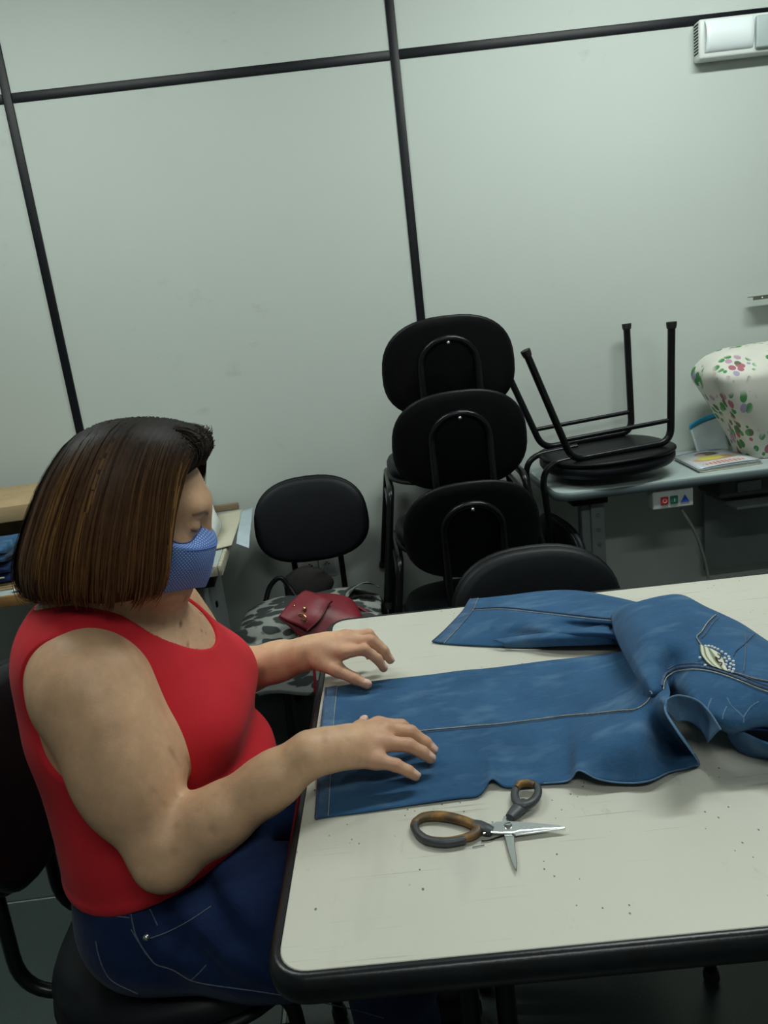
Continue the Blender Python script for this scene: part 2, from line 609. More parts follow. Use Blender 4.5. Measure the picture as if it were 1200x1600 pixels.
def make_chair(drop=0.0, spread=0.148, rail=0.132, rear=-0.275):
    """visitor chair facing +X, standing on z = 0; drop lowers the backrest"""
    t = empty('visitor_chair')
    so = super_outline(0.41, 0.42, 2.6, 44, 0.0)
    seat = pad_mesh('seat', so, 0.402, 0.452, M['vinyl'], t, 0.008, lambda x, y, d: Vector((x, y, d - 0.9 * max(0, x) ** 2 * 0.25 + 0.035 * (x - 0.2))))
    pad_mesh('seat_shell', super_outline(0.418, 0.428, 2.6, 44), 0.390, 0.410, M['shell'], seat, 0.0, lambda x, y, d: Vector((x, y, d + 0.035 * (x - 0.2))))
    zc = 0.730 - drop
    tilt = 0.16

    def bp(x, y, d):          # x across, y up, d towards the sitter
        cx = -0.232 + d - 0.9 * x * x * -1.0 * 0.6 - y * tilt
        return Vector((cx, x, zc + y))
    bo = super_outline(0.385, 0.285, 2.55, 44, -0.08)
    back = pad_mesh('backrest', bo, 0.006, 0.038, M['vinyl'], t, 0.005, bp)
    pad_mesh('back_shell', super_outline(0.392, 0.292, 2.55, 44, -0.08), -0.004, 0.016, M['shell'], back, 0.0, bp)
    # rear hoop
    hy = 0.083
    top = zc + 0.082
    hp = [(-0.06, -hy, 0.380), (-0.252, -hy, 0.380), (-0.232 - 0.012 - (-0.06) * tilt - 0.012, -hy, zc - 0.09)]
    arch = []
    for k in range(13):
        a = math.pi * k / 12
        yy = -hy * math.cos(a)
        zz = top - 0.075 + 0.075 * math.sin(a)
        arch.append((-0.232 - 0.010 - (zz - zc) * tilt + 0.5 * yy * yy, yy, zz))
    left = fillet(hp, 0.075, 8)
    right = [(p[0], -p[1], p[2]) for p in left][::-1]
    tube('back_tube', [tuple(p) for p in left] + arch + right, 0.0105, M['tube'], t, 10)
    for yy, zz in ((0.0, top), (-hy, zc - 0.035), (hy, zc - 0.035)):
        bm = bmesh.new()
        bmesh.ops.create_uvsphere(bm, u_segments=10, v_segments=6, radius=0.0055)
        for v in bm.verts:
            v.co += Vector((-0.2545 - (zz - zc) * tilt + 0.5 * yy * yy, yy, zz - (0.012 if yy == 0 else 0)))
        from_bm('screw', bm, M['screw'], back)
    for s in (-1, 1):
        a0, a1 = Vector((-0.165, s * rail, 0.372)), Vector((0.165, s * rail, 0.379))
        rf, ff = Vector((rear, s * spread, 0.012)), Vector((0.19, s * spread, 0.012))
        for name_, p0, p1 in (('rear', a0, rf), ('front', a1, ff)):
            mid = Vector((0, s * rail, 0.3755))
            lg = tube('leg', [tuple(p) for p in fillet([mid, p0, p1], 0.045, 7)], 0.0115, M['tube'], t, 12)
            d = (p1 - p0).normalized()
            tube('foot_cap', [tuple(p1 - d * 0.016), tuple(p1 - d * 0.004), tuple(p1 + d * 0.004)], [0.0135, 0.0155, 0.0155], M['rubber'], lg, 12)
        q0, q1 = a0.lerp(rf, 0.19), a1.lerp(ff, 0.19)
        tube('stretcher', [tuple(q0), tuple(q1)], 0.0075, M['tube'], t, 8)
    return t


chair = make_chair()
chair['category'] = 'chair'


def put_chair(src, loc, rz, label, first=False, group=None, rx=0.0):
    c = src if first else copy_tree(src)
    c.location = loc
    c.rotation_euler = (rx, 0, rz)
    tag(c, label, 'chair', group)
    return c


put_chair(chair, (-0.375, 1.035, 0), 0.0, 'black padded chair the woman in red is sitting on', True)
wide = make_chair(0.0, 0.264, 0.209, -0.225)
put_chair(wide, (0.281, 2.224, 0.0), math.pi / 2 - 0.015, 'black chair at the bottom of the stack of three by the wall', True, 'stacked black chairs')
put_chair(wide, (0.280, 2.310, 0.243), math.pi / 2 - 0.015, 'black chair in the middle of the stack of three by the wall', group='stacked black chairs')
put_chair(wide, (0.279, 2.402, 0.447), math.pi / 2 - 0.015, 'black chair on top of the stack of three by the wall', group='stacked black chairs')
put_chair(make_chair(0.028), (-0.198, 2.255, 0), -math.pi / 2 + 0.05, 'black padded chair holding the red handbag, next to the wall sockets', True)
up = put_chair(chair, (0.772, 2.402, 0.747 + 0.474), 0.10, 'black chair turned upside down on the grey sewing table', rx=math.pi)
up.rotation_euler = (math.pi, math.radians(-3.6), 0.10)
low = make_chair(0.080, 0.205, 0.18)
put_chair(low, (0.345, 1.345, 0), -math.pi / 2, 'black chair pushed in at the far side of the cream work table', True)

# ================================================================== the work table
TA = Vector((-0.1406, 0.5641, 0.0))
TR = -math.atan2(0.0369, 0.8381)
tab = tag(empty('work_table', TA, TR), 'long cream laminate work table with scratched top and black rounded edge', 'table')
TL, TW = 1.75, 0.839
prism('table_top', round_rect(0, 0, TL, TW, 0.030, 7), 0.722, 0.750, M['laminate'], tab, 0.001, 40, 1)
# black T-moulding: a half-round lip around the top
rim = round_rect(0, 0, TL, TW, 0.030, 7)
cen = Vector((TL / 2, TW / 2))
bm = bmesh.new()
prof = [(0.0005, 0.7502), (0.004, 0.7512), (0.0085, 0.7490), (0.0125, 0.7425), (0.0135, 0.7330), (0.0115, 0.7235), (0.006, 0.7180), (-0.004, 0.7165), (-0.004, 0.7300)]
rings = []
K = len(rim)
for i in range(K):
    p, q, r_ = Vector(rim[i - 1]), Vector(rim[i]), Vector(rim[(i + 1) % K])
    tdir = (r_ - p).normalized()
    nn = Vector((tdir.y, -tdir.x))
    rings.append([bm.verts.new((q.x + nn.x * a, q.y + nn.y * a, z)) for a, z in prof])
for i in range(K):
    for k in range(len(prof) - 1):
        bm.faces.new((rings[i][k], rings[i][k + 1], rings[(i + 1) % K][k + 1], rings[(i + 1) % K][k]))
from_bm('edge_trim', bm, M['edge'], tab, True, 60)
for x in (0.20, TL - 0.20):
    for y in (0.16, TW - 0.185):
        for dx in (-0.022, 0.022):
            lg = tube('leg', [(x + dx, y, 0.022), (x + dx, y, 0.70)], 0.012, M['tube'], tab, 10)
            tube('foot_cap', [(x + dx, y, 0.0), (x + dx, y, 0.024)], 0.014, M['rubber'], lg, 10)
    box('crossbar', (x - 0.03, 0.06, 0.694), (x + 0.03, TW - 0.06, 0.721), M['tube'], tab, 0.004)
box('rail', (0.20, TW / 2 - 0.015, 0.694), (TL - 0.20, TW / 2 + 0.015, 0.7185), M['tube'], tab, 0.004)

# ================================================================== sewing table on the right with its things
ST = tag(empty('sewing_table', (0.583, 2.22, 0)), 'grey-topped sewing machine table against the wall', 'table')
sx1, sy1 = 1.23, 0.397
prism('table_top', round_rect(0, 0, sx1, sy1, 0.05, 8), 0.718, 0.746, M['greytop'], ST, 0.003, 40, 2)
rimo = round_rect(-0.002, -0.002, sx1 + 0.002, sy1, 0.052, 8)
bm = bmesh.new()
prf = [(0.0, 0.7425), (0.004, 0.7395), (0.005, 0.731), (0.004, 0.7215), (0.0, 0.7175), (-0.006, 0.7170)]
rg = []
K = len(rimo)
for i in range(K):
    p, q, r_ = Vector(rimo[i - 1]), Vector(rimo[i]), Vector(rimo[(i + 1) % K])
    td = (r_ - p).normalized()
    rg.append([bm.verts.new((q.x + td.y * a, min(q.y - td.x * a, sy1), z)) for a, z in prf])
for i in range(K):
    for k in range(len(prf) - 1):
        bm.faces.new((rg[i][k], rg[i][k + 1], rg[(i + 1) % K][k + 1], rg[(i + 1) % K][k]))
from_bm('edge_band', bm, M['greyedge'], ST, True, 60)
# black bracket under the corner and pressed steel legs
box('bracket', (0.060, 0.05, 0.684), (0.175, 0.30, 0.7165), M['shell'], ST, 0.004)
for lx in (0.098, 1.10):
    lg = box('leg', (lx, 0.09, 0.045), (lx + 0.055, 0.135, 0.685), M['greymetal'], ST, 0.004)
    box('leg_flange', (lx + 0.028, 0.078, 0.06), (lx + 0.072, 0.0915, 0.683), M['greymetal'], lg, 0.002)
    for zz in (0.64, 0.59, 0.54):
        bm = bmesh.new()
        bmesh.ops.create_cone(bm, cap_ends=True, segments=6, radius1=0.0065, radius2=0.0065, depth=0.006)
        for v in bm.verts:
            v.co = Vector((v.co.x, v.co.z, v.co.y)) + Vector((lx + 0.05, 0.0755, zz))
        from_bm('bolt', bm, M['screw'], lg, False)
    box('foot', (lx - 0.005, 0.02, 0.0), (lx + 0.06, 0.37, 0.045), M['greymetal'], ST, 0.006)
box('rear_panel', (0.62, 0.33, 0.30), (1.09, 0.345, 0.715), M['greymetal'], ST, 0.003)
box('stretcher', (0.13, 0.19, 0.06), (1.10, 0.22, 0.10), M['greymetal'], ST, 0.004)
# the drive motor hung under the top
mo = box('motor_box', (0.56, 0.10, 0.632), (0.82, 0.26, 0.712), plain('motor_paint', (0.055, 0.06, 0.055), 0.5), ST, 0.012, 3)
box('motor_plate', (0.62, 0.094, 0.652), (0.70, 0.101, 0.685), M['greymetal'], mo, 0.002)
bm = bmesh.new()
bmesh.ops.create_cone(bm, cap_ends=True, segments=24, radius1=0.048, radius2=0.048, depth=0.12)
for v in bm.verts:
    v.co = Vector((v.co.z, v.co.y, v.co.x)) + Vector((0.88, 0.18, 0.664))
from_bm('motor', bm, mo.data.materials[0], ST)
box('tray', (0.60, 0.06, 0.602), (0.95, 0.28, 0.6125), M['greymetal'], ST, 0.003)

# start / stop box with its red, green and blue marks
SW = tag(empty('switch_box', (0.888, 2.232, 0.645)), 'small white switch box with red, green and blue buttons under the sewing table', 'switch')
SW.rotation_euler = (0, 0, 0.0)
box('housing', (0.0, 0.0, 0.006), (0.130, 0.05, 0.066), M['white'], SW, 0.004, 3)
box('bracket', (0.03, 0.02, 0.064), (0.10, 0.048, 0.0715), M['shell'], SW, 0.001)
M['red'] = plain('red_button', (0.55, 0.035, 0.04), 0.4)
M['green'] = plain('green_button', (0.02, 0.17, 0.12), 0.4)
M['blue'] = plain('blue_mark', (0.03, 0.10, 0.55), 0.4)
for x, mm in ((0.024, 'red'), (0.055, 'green')):
    bt = box('button', (x, -0.005, 0.021), (x + 0.024, 0.003, 0.046), M[mm], SW, 0.002)
    if mm == 'red':
        tube('button_mark', [(x + 0.012 + 0.006 * math.cos(2 * math.pi * k / 14), -0.0052, 0.0335 + 0.006 * math.sin(2 * math.pi * k / 14)) for k in range(15)], 0.0007, M['white'], bt, 5)
    else:
        box('button_mark', (x + 0.0112, -0.0056, 0.028), (x + 0.0128, -0.0048, 0.039), M['white'], bt)
bm = bmesh.new()
vs = [bm.verts.new(p) for p in ((0.088, -0.001, 0.022), (0.116, -0.001, 0.022), (0.102, -0.001, 0.046))]
ve = [bm.verts.new(v_.co + Vector((0, -0.0015, 0))) for v_ in vs]
bm.faces.new(ve)
for k in range(3):
    bm.faces.new((vs[k], vs[(k + 1) % 3], ve[(k + 1) % 3], ve[k]))
from_bm('triangle_mark', bm, M['blue'], SW, False)
cable = [at_y(1064, 795, 2.27), at_y(1085, 830, 2.30), at_y(1098, 865, 2.33), at_y(1106, 900, 2.36), at_y(1112, 960, 2.37), Vector((0.97, 2.375, 0.012))]
tag(tube('power_cable', [tuple(p) for p in cable], 0.005, plain('pale_cable', (0.38, 0.40, 0.37), 0.6), None, 8, 6), 'pale cable hanging down from the small switch box', 'cable')

# magazine
m, nt, b = new_mat('magazine_cover')
uv = N(nt, 'ShaderNodeTexCoord').outputs['UV']
sep = N(nt, 'ShaderNodeSeparateXYZ')
nt.links.new(uv, sep.inputs[0])
u_, v_ = sep.outputs[0], sep.outputs[1]


def blob(cx, cy, rx, ry, soft=0.25, wob=0.0):
    dx = mth(nt, 'DIVIDE', mth(nt, 'SUBTRACT', u_, cx), rx)
    dy = mth(nt, 'DIVIDE', mth(nt, 'SUBTRACT', v_, cy), ry)
    d = mth(nt, 'SQRT', mth(nt, 'ADD', mth(nt, 'MULTIPLY', dx, dx), mth(nt, 'MULTIPLY', dy, dy)))
    mr = N(nt, 'ShaderNodeMapRange')
    mr.inputs[1].default_value = 1.0 - soft
    mr.inputs[2].default_value = 1.0
    mr.inputs[3].default_value = 1.0
    mr.inputs[4].default_value = 0.0
    nt.links.new(d, mr.inputs[0])
    return mr.outputs[0]


def stripes(cx, cy, rx, ry, freq):
    s = mth(nt, 'SINE', mth(nt, 'MULTIPLY', u_, freq))
    s = mth(nt, 'GREATER_THAN', s, -0.2)
    return mth(nt, 'MULTIPLY', s, blob(cx, cy, rx, ry, 0.02))


c = ramp(nt, noise(nt, uv, 6), [(0.3, (0.50, 0.54, 0.56)), (0.7, (0.62, 0.65, 0.66))])
c = mixc(nt, blob(0.50, 0.45, 0.42, 0.16), c, (0.52, 0.28, 0.16))
c = mixc(nt, blob(0.45, 0.50, 0.26, 0.15), c, (0.66, 0.58, 0.10))
c = mixc(nt, blob(0.52, 0.76, 0.24, 0.15), c, (0.10, 0.05, 0.035))
c = mixc(nt, blob(0.40, 0.72, 0.085, 0.105), c, (0.55, 0.34, 0.24))
c = mixc(nt, stripes(0.50, 0.16, 0.36, 0.075, 95), c, (0.62, 0.16, 0.10))
c = mixc(nt, stripes(0.80, 0.93, 0.14, 0.04, 120), c, (0.02, 0.025, 0.04))
c = mixc(nt, mth(nt, 'GREATER_THAN', v_, 0.965), c, (0.03, 0.08, 0.35))
nt.links.new(c, b.inputs['Base Color'])
b.inputs['Roughness'].default_value = 0.28
M['mag'] = m
mg = tag(empty('magazine', (1.140, 2.290, 0.7465), 0.10), 'glossy magazine with a woman in yellow, on the grey sewing table', 'magazine')
bm = bmesh.new()
G = np.zeros((9, 2, 3))
for i in range(9):
    u = i / 8
    z = 0.0125 + 0.004 * math.sin(u * math.pi) + 0.003 * u
    G[i, 0] = (u * 0.215 - 0.095, -0.02, z)
    G[i, 1] = (u * 0.185 - 0.055, 0.205, z)
cov = grid_mesh('cover', G, M['mag'], mg, solid=0.0006)
ul = cov.data.uv_layers[0]
for l in cov.data.loops:
    ul.data[l.index].uv = ((l.vertex_index // 2) / 8, l.vertex_index % 2)
for k, mm in enumerate(('cream', 'paper', 'bluepaper')):
    G2 = G.copy()
    G2[:, :, 2] = 0.002 + (G[:, :, 2] - 0.004) * (k / 2.6)
    G2[:, :, 0] += 0.003 * (2 - k)
    G2[:, :, 1] += (-0.0015, 0.0)[k % 2]
    grid_mesh('page_block', G2, M[mm], mg, solid=0.003)

# clear zip bag with a blue seal
M['plasticbag'] = plain('clear_plastic', (0.50, 0.57, 0.58), 0.25, 0, 0.1, 20)
zb = tag(empty('zip_bag', (1.225, 2.535, 0.746)), 'clear zip bag with blue seal leaning behind the magazine', 'bag')
rows = []
for i in range(7):
    t = i / 6
    row = []
    for j in range(7):
        s = j / 6
        row.append((-0.05 + 0.115 * s - 0.012 * t + 0.0 * s, 0.02 * math.sin(3 * s) + 0.035 * t, 0.002 + t * (0.085 + 0.035 * s)))
    rows.append(row)
grid_mesh('pouch', net(rows, 3, 3) + 0.0, M['plasticbag'], zb, solid=0.006)
sealr = [[(p[0] - 0.003, p[1] - 0.004, p[2] + d) for p in rows[6]] for d in (0.0, 0.016)]
grid_mesh('seal', net(sealr, 3, 3), plain('blue_seal', (0.03, 0.30, 0.52), 0.35), zb, solid=0.006)

# covered sewing machine
m, nt, b = new_mat('floral_cloth')
v = texco(nt)
base = ramp(nt, noise(nt, v, 8), [(0.3, (0.62, 0.62, 0.55)), (0.7, (0.70, 0.69, 0.62))])
clump = N(nt, 'ShaderNodeTexVoronoi')
clump.inputs['Scale'].default_value = 8.0
clump.inputs['Randomness'].default_value = 0.75
nt.links.new(v, clump.inputs['Vector'])
inside = ramp(nt, clump.outputs[0], [(0.48, (1, 1, 1)), (0.56, (0, 0, 0))])
leaf = N(nt, 'ShaderNodeTexVoronoi')
leaf.inputs['Scale'].default_value = 44
nt.links.new(texco(nt, rot=(0.3, 0.6, 0.4), scale=(1, 1, 0.55)), leaf.inputs['Vector'])
lf = mth(nt, 'LESS_THAN', leaf.outputs[0], 0.50)
colr = N(nt, 'ShaderNodeSeparateColor')
nt.links.new(leaf.outputs[1], colr.inputs[0])
lc = ramp(nt, colr.outputs[0], [(0.0, (0.06, 0.25, 0.08)), (0.40, (0.10, 0.33, 0.12)), (0.55, (0.12, 0.16, 0.09)), (0.66, (0.42, 0.14, 0.18)), (0.8, (0.48, 0.30, 0.42)), (0.95, (0.40, 0.34, 0.50))])
lc.node.color_ramp.interpolation = 'CONSTANT'
c = mixc(nt, mth(nt, 'MULTIPLY', lf, inside), base, lc)
nt.links.new(c, b.inputs['Base Color'])
b.inputs['Roughness'].default_value = 0.8
bump(nt, b, noise(nt, v, 300), 0.15, 0.0006)
M['floral'] = m
secs = [  # z, x_left, x_right, y_near, y_far
    (0.748, 1.272, 1.66, 2.345, 2.510), (0.79, 1.255, 1.67, 2.330, 2.515), (0.86, 1.220, 1.68, 2.306, 2.520), (0.94, 1.176, 1.69, 2.290, 2.525),
    (1.00, 1.146, 1.70, 2.286, 2.530), (1.035, 1.138, 1.70, 2.292, 2.530), (1.062, 1.152, 1.70, 2.330, 2.532), (1.09, 1.185, 1.69, 2.375, 2.525), (1.108, 1.235, 1.67, 2.410, 2.515)]
G = []
for z, xa, xb, ya, yb in secs:
    o_ = round_rect(xa, ya, xb, yb, 0.045, 5)
    P_ = np.array([(p[0], p[1], z) for p in o_])
    # resample evenly
    d_ = np.linalg.norm(np.roll(P_, -1, 0) - P_, axis=1)
    s_ = np.concatenate([[0], np.cumsum(d_)])
    Pc = np.vstack([P_, P_[:1]])
    tt = np.linspace(0, s_[-1], 73)[:-1]
    G.append(np.stack([np.interp(tt, s_, Pc[:, k]) for k in range(3)], 1))
G = np.array(G)
G = np.stack([crom(G[:, j], 5) for j in range(G.shape[1])], 1)
cen_ = G.mean(1, keepdims=True)
dirn = G - cen_
dirn[..., 2] = 0
dirn /= np.linalg.norm(dirn, axis=2, keepdims=True)
w_ = smooth_noise(G * np.array([1, 1, 0.35]), 55, 3) * 0.006 + smooth_noise(G, 26, 5) * 0.008
G = G + dirn * w_[..., None]
cv = tag(empty('machine_cover', (1.45, 2.41, 0.746)), 'cream floral cloth cover over a sewing machine on the grey table', 'cover')
Gl = G - np.array([1.45, 2.41, 0.746])
o = grid_mesh('cloth', Gl, M['floral'], cv, closed_v=True, solid=0.0)
bm = bmesh.new()
bm.from_mesh(o.data)
bm.verts.ensure_lookup_table()
nv = Gl.shape[1]
top_ring = [bm.verts[(Gl.shape[0] - 1) * nv + j] for j in range(nv)]
cvx = bm.verts.new(sum((v_.co for v_ in top_ring), Vector()) / nv + Vector((0, 0, 0.012)))
for j in range(nv):
    f = bm.faces.new((top_ring[j], top_ring[(j + 1) % nv], cvx))
    f.smooth = True
bmesh.ops.recalc_face_normals(bm, faces=bm.faces)
bm.to_mesh(o.data)
bm.free()

# emergency light and metal wall rail
em = tag(empty('emergency_light', (1.214, 2.6237, 2.014)), 'white emergency light on the wall below the black strip', 'lamp')
EW, EH, ED = 0.36, 0.115, 0.062
m, nt, b = new_mat('lamp_diffuser')
b.inputs['Base Color'].default_value = (0.85, 0.92, 0.93, 1)
b.inputs['Roughness'].default_value = 0.3
M['diff'] = m
def em_box(name, x0, x1, y0, y1, z0, z1, mat, bev, par):
    return box(name, (x0, -y1, z0), (x1, -y0, z1), mat, par, bev, 3)
bd = em_box('body', 0.0, EW, 0.0, 0.046, 0.0, EH, M['white'], 0.008, em)
# front lens bulges outwards
rows = []
for i in range(9):
    a = -math.pi / 2 + math.pi * i / 8
    row = []
    for x in (0.016, 0.05, 0.13, 0.165, 0.172):
        row.append((x, -0.040 - 0.022 * max(0, math.cos(a)) * (1 if x < 0.17 else 0.5), 0.062 + 0.047 * math.sin(a)))
    rows.append(row)
grid_mesh('lens', net(rows, 2, 2), M['diff'], em, solid=0.002)
em_box('lamp_head', 0.178, EW - 0.01, 0.04, 0.058, 0.012, EH - 0.01, M['greytop'], 0.006, em)
for k in range(10):
    z = 0.020 + k * 0.009
    em_box('vent_slot', -0.0012, 0.003, 0.010, 0.038, z, z + 0.0045, M['shell'], 0, bd)

rl = tag(empty('wall_rail', (1.385, 2.6237, 1.252)), 'thin olive metal bracket rail fixed to the wall', 'rail')
M['olive'] = plain('olive_metal', (0.15, 0.17, 0.12), 0.45, 0.3)
box('plate', (0, -0.062, 0.0), (0.5, -0.059, 0.012), M['olive'], rl, 0.0005, 1)
box('shelf_flange', (0, -0.062, 0.010), (0.5, -0.024, 0.0125), M['olive'], rl, 0.0005, 1)
for x in (0.2, 0.45):
    box('stay', (x, -0.060, 0.0), (x + 0.02, -0.0005, 0.010), M['olive'], rl, 0.0005, 1)
bm = bmesh.new()
bmesh.ops.create_uvsphere(bm, u_segments=8, v_segments=5, radius=0.004)
for v_ in bm.verts:
    v_.co += Vector((0.03, -0.063, 0.005))
from_bm('rivet', bm, M['steel'], rl)

# wall sockets
for k, (x, lab) in enumerate(((-0.283, 'white wall socket plate nearer the wooden-edged table'), (-0.218, 'white wall socket plate nearer the stacked chairs'))):
    so_ = tag(empty('wall_socket', (x, 2.6237, 0.44)), lab, 'socket', 'wall sockets behind the chair')
    box('plate', (0, -0.012, 0), (0.062, 0, 0.098), M['white'], so_, 0.003)
    pl = super_outline(0.036, 0.03, 4, 20)
    bm = bmesh.new()
    f = bm.faces.new([bm.verts.new((0.031 + p[0], -0.0128, 0.05 + p[1])) for p in pl])
    bmesh.ops.inset_region(bm, faces=[f], thickness=0.003, depth=-0.003)
    from_bm('socket_face', bm, M['white'], so_)
    for dx, dz in ((-0.007, 0), (0.007, 0), (0, 0.006)):
        box('pin_hole', (0.031 + dx - 0.002, -0.0165, 0.05 + dz - 0.002), (0.031 + dx + 0.002, -0.0115, 0.05 + dz + 0.002), M['shell'], so_, 0.0005)

# ================================================================== wooden-edged table on the left with its things
LT = tag(empty('side_table', (-1.70, 1.84, 0)), 'worn grey table with wooden edge behind the woman', 'table')
LT.rotation_euler = (0, 0, 0.07)
lw, ldp = 1.27, 0.665
box('table_top', (0, 0, 0.716), (lw, ldp, 0.742), plain('worn_top', (0.36, 0.42, 0.41), 0.5, 0, 0.08, 8), LT, 0.002)
box('front_edge', (0, -0.012, 0.712), (lw - 0.22, 0, 0.7425), M['woodedge'], LT, 0.003)
m = plain('chipped_edge', (0.42, 0.40, 0.30), 0.7, 0, 0.35, 60, 0.6)
box('chipped_edge', (lw - 0.22, -0.012, 0.712), (lw, 0, 0.7425), m, LT, 0.004)
box('end_edge', (lw, -0.012, 0.712), (lw + 0.012, ldp, 0.7425), m, LT, 0.004)
box('bracket', (lw - 0.10, 0.015, 0.675), (lw - 0.02, 0.12, 0.7155), M['shell'], LT, 0.003)
lg = box('leg', (lw - 0.13, 0.12, 0.0), (lw - 0.07, 0.50, 0.70), M['greymetal'], LT, 0.004)
for zz in (0.52, 0.40):
    box('bolt', (lw - 0.0715, 0.28, zz), (lw - 0.064, 0.30, zz + 0.018), M['shell'], lg, 0.003)
box('leg', (0.12, 0.12, 0.0), (0.18, 0.50, 0.70), M['greymetal'], LT, 0.004)
box('rear_strip', (0.0, ldp - 0.014, 0.7425), (lw + 0.01, ldp + 0.006, 0.765), plain('faded_wood', (0.23, 0.17, 0.10), 0.7, 0, 0.2, 14), LT, 0.002)


def lt(px, py, z):
    return at_z(px, py, z)


def sheet(name, corners, mat, label, cat, zt=0.745, sag=0.0, th=0.0015, group=None, seed=1):
    """a slightly wavy sheet through four corners (picture points on the table plane)"""
    c = [lt(*q) for q in corners]
    rows = []
    for i in range(7):
        t = i / 6
        a, b_ = c[0].lerp(c[3], t), c[1].lerp(c[2], t)
        rows.append([tuple(a.lerp(b_, j / 6)) for j in range(7)])
    G = net(rows, 2, 2)
    G[..., 2] += smooth_noise(G, 30, seed) * sag
    o = grid_mesh(name, G, mat, None, solid=th)
    return tag(o, label, cat, group)


sheet('folder', [(340, 803, 0.746), (381, 795, 0.746), (362, 852, 0.748), (318, 862, 0.748)], M['cream'], 'beige card folder on the worn table end behind the mask', 'folder', sag=0.001, th=0.003)
sheet('paper_sheet', [(377, 797, 0.752), (395, 792, 0.752), (389, 857, 0.738), (369, 849, 0.752)], M['bluepaper'], 'pale bluish paper curling over the worn table end', 'paper', sag=0.003, seed=4)
# white cloth pile seen past the forehead
rows = [[(310, 775, 0.79), (325, 772, 0.81), (336, 800, 0.80), (345, 815, 0.77)],
        [(300, 800, 0.80), (325, 790, 0.82), (338, 808, 0.80), (346, 822, 0.77)],
        [(300, 830, 0.78), (320, 830, 0.79), (335, 835, 0.775), (341, 836, 0.752)],
        [(300, 860, 0.752), (315, 855, 0.752), (328, 850, 0.752), (334, 848, 0.7495)]]
G = net([[tuple(lt(*q)) for q in r] for r in rows], 6, 6)
tag(grid_mesh('white_cloth', G, M['paper'], None, solid=0.003), 'crumpled white cloth on the table past her forehead', 'cloth')

# tan board propped at the wall, folded jeans and brown cardboard on the far left
bx = tag(empty('tan_box', (-1.36, 2.30, 0.7435), 0.10), 'tan wooden box lid on the table behind her hair', 'box')
box('lid', (-0.36, -0.20, 0.145), (0.36, 0.19, 0.192), M['tan'], bx, 0.003)
box('side_panel', (0.335, -0.18, 0.0), (0.35, 0.17, 0.145), M['tan'], bx, 0.002)
box('side_panel', (-0.35, -0.18, 0.0), (-0.335, 0.17, 0.145), M['tan'], bx, 0.002)
box('back_panel', (-0.335, 0.155, 0.0), (0.335, 0.17, 0.145), M['card'], bx, 0.002)
for k, (z, mt_, lab) in enumerate(((0.0, 'denim_dark', 'dark folded jeans at the bottom of the pile behind her hair'), (0.052, 'denim', 'blue folded jeans on top of the pile behind her hair'))):
    jx = tag(empty('folded_jeans', (-1.14, 2.02, 0.7565 + z * 1.08), 0.05), lab, 'jeans', 'folded jeans on the side table')
    for l in range(2):
        G = np.zeros((21, 29, 3))
        for i in range(21):
            a = 2 * math.pi * i / 20
            for j in range(29):
                s = j / 28
                G[i, j] = (-0.20 + 0.34 * s, 0.085 * math.copysign(abs(math.cos(a)) ** 0.6, math.cos(a)), 0.013 + l * 0.025 + 0.0125 * math.copysign(abs(math.sin(a)) ** 0.7, math.sin(a)))
        G[..., 2] += np.clip(smooth_noise(G, 25, 9 + l + 3 * k), -0.6, 1) * 0.003
        G[..., 1] += smooth_noise(G, 14, 19 + l) * 0.004
        o = grid_mesh('fold', G, M[mt_], jx)
        bm = bmesh.new()
        bm.from_mesh(o.data)
        bmesh.ops.holes_fill(bm, edges=[e for e in bm.edges if e.is_boundary])
        bm.to_mesh(o.data)
        bm.free()
    tube('seam', [(-0.19, -0.092, 0.022), (-0.05, -0.094, 0.024), (0.13, -0.092, 0.022)], 0.0022, M['thread'], jx, 6, 4)
cb = tag(empty('cardboard', (-1.12, 1.955, 0.7425), 0.08), 'brown cardboard sheets under the folded jeans behind her hair', 'cardboard')
box('sheet', (-0.30, -0.03, 0.0), (0.22, 0.16, 0.004), M['card'], cb, 0.001)
box('sheet', (-0.28, -0.018, 0.0045), (0.20, 0.16, 0.0085), M['tan'], cb, 0.001)
box('sheet', (-0.30, -0.008, 0.009), (0.21, 0.15, 0.0125), M['card'], cb, 0.001)
pp = tag(box('paper_strip', (-0.98, 1.90, 0.7465), (-0.90, 1.94, 0.7485), M['paper'], None, 0.0005, 1), 'small white paper slip on the side table by her hair', 'paper')

# ================================================================== things on the chair by the sockets
m, nt, b = new_mat('leopard_cloth')
v = texco(nt, scale=(1, 1, 1))
wn = noise(nt, v, 14, 2)
vo = N(nt, 'ShaderNodeTexVoronoi')
vo.inputs['Scale'].default_value = 30
mp = N(nt, 'ShaderNodeMix', data_type='VECTOR')
mp.inputs[0].default_value = 0.07
nt.links.new(texco(nt, scale=(0.7, 1.1, 1.5), rot=(0.2, 0.3, 0.5)), mp.inputs[4])
ncol = N(nt, 'ShaderNodeTexNoise')
ncol.inputs['Scale'].default_value = 9
nt.links.new(v, ncol.inputs['Vector'])
nt.links.new(ncol.outputs[1], mp.inputs[5])
nt.links.new(mp.outputs[1], vo.inputs['Vector'])
c = ramp(nt, vo.outputs[0], [(0.52, (0.040, 0.046, 0.046)), (0.60, (0.30, 0.32, 0.30))])
nt.links.new(c, b.inputs['Base Color'])
b.inputs['Roughness'].default_value = 0.85
M['leopard'] = m


